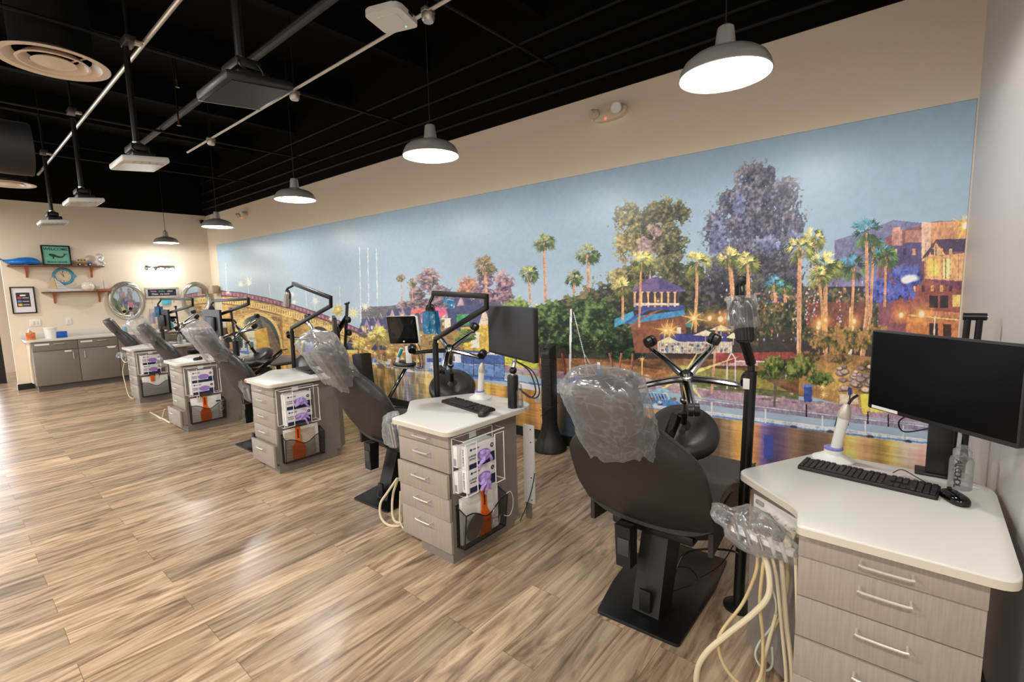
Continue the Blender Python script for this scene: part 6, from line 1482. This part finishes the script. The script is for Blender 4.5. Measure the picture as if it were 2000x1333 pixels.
m.build('windows', mat('toy_glass', (70, 60, 44), .2), t); MB().box((0, -.04, .12), (.06, .12, .008), None, .003).build('roof_rack', cb, t)
for s in (-1, 1):
    for y in (-.07, .07):
        wq = MB().cyl((s*.034, y, .024), (s*.05, y, .024), .024, None, 18).build('wheel', BLKPL, t); MB().cyl((s*.05, y, .024), (s*.052, y, .024), .013, None, 14).build('hub_cap', WHT, wq)
p = on(196, 2.146, .10)
t = thing('seahorse_figurine', 'silver white seahorse figurine at the right end of the upper shelf', 'figurine', p)
sm = mat('silver_glaze', (220, 220, 216), .18, .5)
MB().tube([(0, .0, .02), (0, .035, .03), (0, .03, .065), (0, -.005, .085), (0, -.01, .13), (0, .02, .165), (0, .005, .20), (0, -.025, .215), (0, -.06, .195)], lambda u: .010+.020*math.sin(PI*min(1, u*1.05))*(1 if u < .8 else .8), 12, 6).build('body', sm, t)
MB().lathe([(.001, 0), (.04, 0), (.042, .012), (.02, .02), (.001, .02)], 16).build('foot', sm, t)
MB().prism([(0, 0), (.03, .02), (.035, .05), (.0, .045)], -.004, .004, frameM(Vector((0, .01, .11)), (0, 1, 0), (0, 0, 1))).build('fin', sm, t)
p = at(124, 540, x=.02)
t = thing('wall_clock', 'round turquoise fish shaped wall clock between the two shelves', 'clock', p)
MB().lathe([(.001, 0), (.148, 0), (.152, .012), (.135, .024), (.11, .022), (.105, .014), (.001, .014)], 40, frameM(Vector((-.015, 0, 0)), (0, 1, 0), (0, 0, 1))).build('rim', mat('turquoise_paint', (70, 150, 176), .5, var=.15, vscale=14), t)
MB().prism([(.13, -.05), (.185, 0), (.13, .05)], 0, .018, frameM(Vector((-.015, 0, 0)), (0, 1, 0), (0, 0, 1))).build('fish_tail_point', MAT['turquoise_paint'], t)
MB().cyl((-.002, 0, 0), (.0005, 0, 0), .105, None, 36).build('dial', mat('dial_cream', (226, 206, 180), .6), t)
m = MB()
for q in range(12): a = q*PI/6; m.bar((.002, .075*math.sin(a), .075*math.cos(a)), (.002, .096*math.sin(a), .096*math.cos(a)), .012, .002)
m.build('hour_marks', mat('mark_brown', (110, 70, 50), .6), t)
m = MB(); m.bar((.004, .01, -.02), (.004, -.012, .085), .007, .002); m.bar((.005, .008, -.01), (.005, -.03, .05), .008, .002); m.build('hands', BLKM, t)
p = on(106, 1.686)
t = thing('sailboat_model', 'model sailboat with striped and tan sails on the lower shelf', 'model boat', p)
m = MB(); m.prism(rounded([(-.17, 0), (.13, 0), (.15, .045), (-.19, .045)], .012, 3), -.028, .028, frameM(Vector((0, .06, .0)), (0, 1, 0), (0, 0, 1))); m.build('hull', mat('boat_white', (205, 214, 214), .5), t)
MB().cyl((0, -.02, .04), (0, -.05, .29), .004, None, 8).build('mast', WOODB, t)
MB().prism([(-.022, .05), (-.14, .05), (-.05, .275)], -.002, .002, frameM(Vector((0, 0, 0)), (0, 1, 0), (0, 0, 1))).build('tan_sail', mat('tan_sail', (206, 180, 140), .7), t)
sl = MB().prism([(-.015, .055), (.13, .055), (-.04, .24)], -.002, .002, frameM(Vector((0, 0, 0)), (0, 1, 0), (0, 0, 1))).build('striped_sail', PAPER, t)
m = MB()
for q in range(7): z = .065+q*.023; m.box2((.0021, -.012-(z-.055)*.135, z), (.003, .13-(z-.055)*.92, z+.007))
m.build('sail_stripes', mat('stripe_blue', (44, 62, 84), .6), sl)
tag(MB().box((.12, on(142, 0, .12).y, 1.686+.022), (.05, .24, .04), None, .004).build('white_block', mat('boat_white', (205, 214, 214), .5)), 'long pale block lying between the sailboat and the white pot', 'block')
p = on(164, 1.686)
t = thing('ceramic_pot', 'round cream ceramic pot with starfish lid on the lower shelf', 'pot', p)
MB().lathe([(.001, 0), (.055, 0), (.085, .035), (.092, .085), (.08, .135), (.05, .165), (.035, .17), (.001, .17)], 28).build('pot', mat('cream_glaze', (226, 218, 198), .2), t)
m = MB()
for q in range(5): a = q*2*PI/5+.3; m.bar((0, 0, .185), (0, .04*math.cos(a), .20+.035*math.sin(a)), .014, .012, .004)
m.build('starfish_lid', MAT['cream_glaze'], t)
p = on(196, 1.686)
t = thing('model_ship', 'thin pale model ship with wooden hull at the right end of the lower shelf', 'model boat', p)
MB().prism(rounded([(-.10, .0), (.09, .0), (.12, .03), (-.12, .03)], .008, 3), -.02, .02, frameM(Vector((0, 0, .0)), (0, 1, 0), (0, 0, 1))).build('hull', WOODB, t)
MB().cyl((0, 0, .02), (0, 0, .20), .003, None, 8).build('mast', WOODB, t)
MB().prism([(.006, .05), (.085, .05), (.01, .19)], -.001, .001, frameM(Vector((0, 0, 0)), (0, 1, 0), (0, 0, 1))).build('fore_sail', mat('pale_sail', (214, 206, 196), .7), t)
MB().prism([(-.006, .05), (-.075, .05), (-.01, .18)], -.001, .001, frameM(Vector((0, 0, 0)), (0, 1, 0), (0, 0, 1))).build('rear_sail', MAT['pale_sail'], t)
# framed notice
a = at(17.4, 560.8, x=.012); b = at(66, 561, x=.012); c = at(24.6, 613.6, x=.012)
t = thing('framed_notice', 'black framed notice with coloured list on dark card at the left of the back wall', 'picture frame', (.003, a.y, c.z))
W_, H_ = b.y-a.y, a.z-c.z; M = frameM(Vector((0, 0, 0)), (0, 1, 0), (0, 0, 1)); fb = .018
m = MB()
for q0, q1 in (((0, 0), (W_, fb)), ((0, H_-fb), (W_, H_)), ((0, fb), (fb, H_-fb)), ((W_-fb, fb), (W_, H_-fb))): m.box2((*q0, 0), (*q1, .022), .002, M)
m.build('frame', BLKM, t); MB().box2((fb, fb, 0), (W_-fb, H_-fb, .008), 0, M).build('mount_board', mat('mount_board', (228, 222, 224), .5), t)
i0, i1, j0, j1 = W_*.22, W_*.78, H_*.25, H_*.78
MB().box2((i0, j0, .008), (i1, j1, .0095), 0, M).build('dark_card', mat('dark_card', (44, 44, 58), .5), t)
MB().box2((i0+.05, j1-.06, .0095), (i1-.05, j1-.035, .0102), .001, M).build('heading_bar', PAPER, t)
for q, (cc, y_) in enumerate((((190, 60, 70), .62), ((90, 140, 200), .38), ((240, 190, 70), .14))):
    y = j0+(j1-j0)*y_; MB().box2((i0+.015, y-.018, .0095), (i0+.065, y+.02, .0105), .002, M).build('coloured_mark', mat('mark_%d' % q, cc, .6), t); MB().box2((i0+.075, y-.006, .0095), (i1-.015, y+.008, .0102), 0, M).build('text_bar', mat('pale_print', (190, 186, 196), .6), t)
# mirrors
def round_mirror(px, py, rr, label):
    p = at(px, py, x=.03)
    t = thing('wall_mirror', label, 'mirror', (.004, p.y, p.z), 0, 'oval mirrors in twisted silver frames')
    OV = lambda k_: [(rr*k_*.77*math.cos(a), rr*k_*math.sin(a)) for a in np.linspace(0, 2*PI, 57)[:-1]]; MV = frameM(Vector((0, 0, 0)), (0, 1, 0), (0, 0, 1))
    MB().prism(OV(.80), .004, .012, MV).build('glass', MIRR, t)
    MB().prism(OV(.95), 0, .004, MV).build('back_board', SILV, t)
    for k in range(6):
        ph = k*2*PI/6
        pts = [(.028+.016*math.sin(2*s+ph), (rr*.875+rr*.075*math.cos(2*s+ph))*.77*math.cos(s), (rr*.875+rr*.075*math.cos(2*s+ph))*math.sin(s)) for s in np.linspace(0, 2*PI, 73)[:-1]]
        MB().tube(pts, .022, 10, 1, True).build('frame_ring', SILV, t)
round_mirror(248, 588, .375, 'oval mirror in a twisted silver frame left of the chalk sign')
round_mirror(384, 585, .37, 'oval mirror in a twisted silver frame near the room corner')
# vanity light
p = at(315, 524, x=.08)
t = thing('vanity_light', 'three bulb chrome vanity light glaring above the chalk sign', 'wall lamp', (.004, p.y, p.z))
MB().box((.015, 0, .0), (.03, .50, .10), None, .012).build('back_plate', CHROME, t)
VB = mat('vanity_glass', (255, 255, 255), .3, emit=(255, 252, 246), es=12)
for q in (-.17, 0, .17):
    MB().cyl((.03, q, .0), (.10, q, -.01), .022, None, 14).build('arm', CHROME, t)
    s = MB().lathe([(.001, .03), (.03, .03), (.042, .0), (.055, -.05), (.062, -.11), (.058, -.115), (.001, -.115)], 20, Matrix.Translation((.11, q, -.03))).build('glass_shade', VB, t)
    light('POINT', 'vanity_bulb', (.004+.13, p.y+q, p.z-.10), VAN_W, (1, .97, .93), .06)
# chalk sign
p = at(317, 572, x=.02)
t = thing('chalk_sign', 'whitewashed framed chalkboard sign between the two round mirrors', 'sign', (.003, p.y, p.z))
W_, H_ = .57, .215; M = frameM(Vector((0, -W_/2, -H_/2)), (0, 1, 0), (0, 0, 1)); fb = .042; wf = mat('whitewashed_wood', (168, 164, 156), .6, var=.12, vscale=20, vstretch=(1, 1, 8))
m = MB()
for q0, q1 in (((0, 0), (W_, fb)), ((0, H_-fb), (W_, H_)), ((0, fb), (fb, H_-fb)), ((W_-fb, fb), (W_, H_-fb))): m.box2((*q0, 0), (*q1, .025), .003, M)
m.build('frame', wf, t); MB().box2((fb, fb, 0), (W_-fb, H_-fb, .01), 0, M).build('board', mat('chalk_board', (30, 30, 44), .7), t)
for q, (txt, x, y, c_) in enumerate((('Smile', .14, .14, (236, 150, 190)), ('today', .28, .14, (90, 180, 120)), ('clean', .42, .14, (230, 230, 240)), ('Clean', .16, .082, (230, 230, 240)), ('my teeth', .33, .082, (240, 190, 214)))):
    text_mesh(txt, .048, 'chalk_word', mat('chalk_%d' % q, c_, .8), t, M @ Matrix.Translation((x, y, .0105)), sx=.95)
for s in (-1, 1): tag(MB().tube([(.008, p.y+s*.18, p.z-H_/2), (.02, p.y+s*.19, p.z-H_/2-.06), (.012, p.y+s*.18, p.z-H_/2-.10)], .004, 6, 4).build('hook', STEEL), 'small metal hook under the '+('left' if s < 0 else 'right')+' end of the chalk sign', 'hook')
t = thing('face_mask', 'turquoise paper mask hanging below the chalk sign', 'mask', (.02, p.y+.06, p.z-.19))
m = MB(); m.slab(lambda u, v: (.02*math.sin(u*PI), .10*(u-.5)*2*.8, .05*(v-.5)*2+.02*(u-.5)), lambda u, v: (1, 0, 0), .004, 12, 6); m.build('mask', mat('mask_cyan', (70, 180, 206), .6), t)
# dispensers of cups
def cups(px, py, label):
    p = at(px, py, x=.06)
    t = thing('cup_dispenser', label, 'cup dispenser', (.065, p.y, p.z-.25), 0, 'wall cup dispensers')
    MB().lathe([(.001, 0), (.044, 0), (.044, .10), (.001, .10)], 22).build('holder', mat('dispenser_beige', (206, 186, 160), .4), t)
    MB().lathe([(.046, .10), (.046, .40), (.044, .40), (.044, .10)], 22, cap=False).build('clear_tube', GLASS, t)
    m = MB()
    for q in range(9): m.lathe([(.001, .06+.028*q), (.028, .06+.028*q), (.036, .10+.028*q), (.001, .10+.028*q)], 18)
    m.build('cup_stack', mat('lilac_cups', (178, 160, 210), .5), t)
    MB().cyl((-.062, 0, .2), (-.04, 0, .2), .016, None, 10).build('wall_mount', STEEL, t)
cups(298, 618, 'clear cup dispenser with lilac cups left of the furthest monitor')
cups(374, 612, 'clear cup dispenser with lilac cups right of the furthest lamp')
t = thing('paper_towel_holder', 'brown cardboard box with blue square beside the right mirror', 'box', at(417, 566, y=-.10))
MB().box((0, 0, 0), (.26, .12, .17), None, .006).build('carton', mat('kraft_box', (176, 146, 116), .6), t); MB().box((.03, -.061, .01), (.10, .002, .09)).build('blue_square', mat('pale_blue_print', (140, 160, 196), .6), t)
# things on the far counter
CZ = .8805
def onc(px, py, x=.34): q = at(px, py, x=x); return Vector((x, q.y, CZ))
p = onc(60, 661)
t = thing('tissue_box', 'orange patterned tissue box at the left end of the far counter', 'tissue box', p)
MB().box((0, 0, .06), (.115, .115, .12), None, .003).build('carton', mat('orange_pattern', (228, 120, 60), .5, var=.45, vscale=22), t)
m = MB(); m.slab(lambda u, v: (.03*math.sin(u*7), .035*(2*u-1)*(1-.5*v), .115+.06*v+.01*math.sin(u*11)), lambda u, v: (1, .2, 0), .002, 16, 8); m.build('tissue', PAPER, t)
p = onc(100, 657)
t = thing('white_tub', 'white lidded plastic tub beside the tissue box', 'tub', p)
MB().lathe([(.001, 0), (.075, 0), (.085, .17), (.001, .17)], 28).build('tub', WHT, t); MB().lathe([(.001, .168), (.09, .168), (.092, .175), (.09, .19), (.001, .192)], 28).build('lid', WHT, t)
p = onc(120, 656)
t = thing('blue_box', 'bright blue small box right of the white tub', 'box', p)
MB().box((0, 0, .05), (.10, .145, .10), None, .004).build('box', BLUE, t); MB().box((0, 0, .101), (.104, .149, .012), None, .003).build('lid', BLUE, t)
p = onc(244, 648)
t = thing('soap_bottle', 'clear blue soap pump bottle on the far counter below the left mirror', 'bottle', p)
MB().lathe([(.001, 0), (.04, 0), (.042, .08), (.036, .11), (.015, .12), (.001, .12)], 20).build('bottle', mat('pale_blue_clear', (150, 200, 220), .15, trans=.4), t); MB().cyl((0, 0, .12), (0, 0, .165), .009, None, 10).build('pump', WHT, t); MB().bar((0, 0, .165), (.045, 0, .16), .014, .01, .003).build('spout', WHT, t)
p = onc(334, 645)
t = thing('mouthwash_bottle', 'turquoise liquid bottle behind the furthest monitor on the far counter', 'bottle', p)
MB().lathe([(.001, 0), (.05, 0), (.05, .11), (.02, .15), (.001, .15)], 20).build('bottle', mat('turquoise_liquid', (30, 150, 170), .15, trans=.3), t); MB().cyl((0, 0, .15), (0, 0, .18), .022, None, 14).build('cap', WHT, t)
p = onc(288, 651)
t = thing('tap', 'curved chrome tap on the far counter left of the furthest monitor', 'tap', p)
MB().tube([(0, 0, 0), (0, 0, .10), (.02, 0, .15), (.08, 0, .15), (.10, 0, .12)], .010, 10, 6).build('spout', CHROME, t); MB().bar((0, .03, .03), (0, .08, .05), .014, .01, .003).build('lever', CHROME, t)
v = scene.view_settings; v.view_transform = 'Standard'; v.look = 'None'; v.gamma = 1; v.use_curve_mapping = False; v.exposure = EXPO
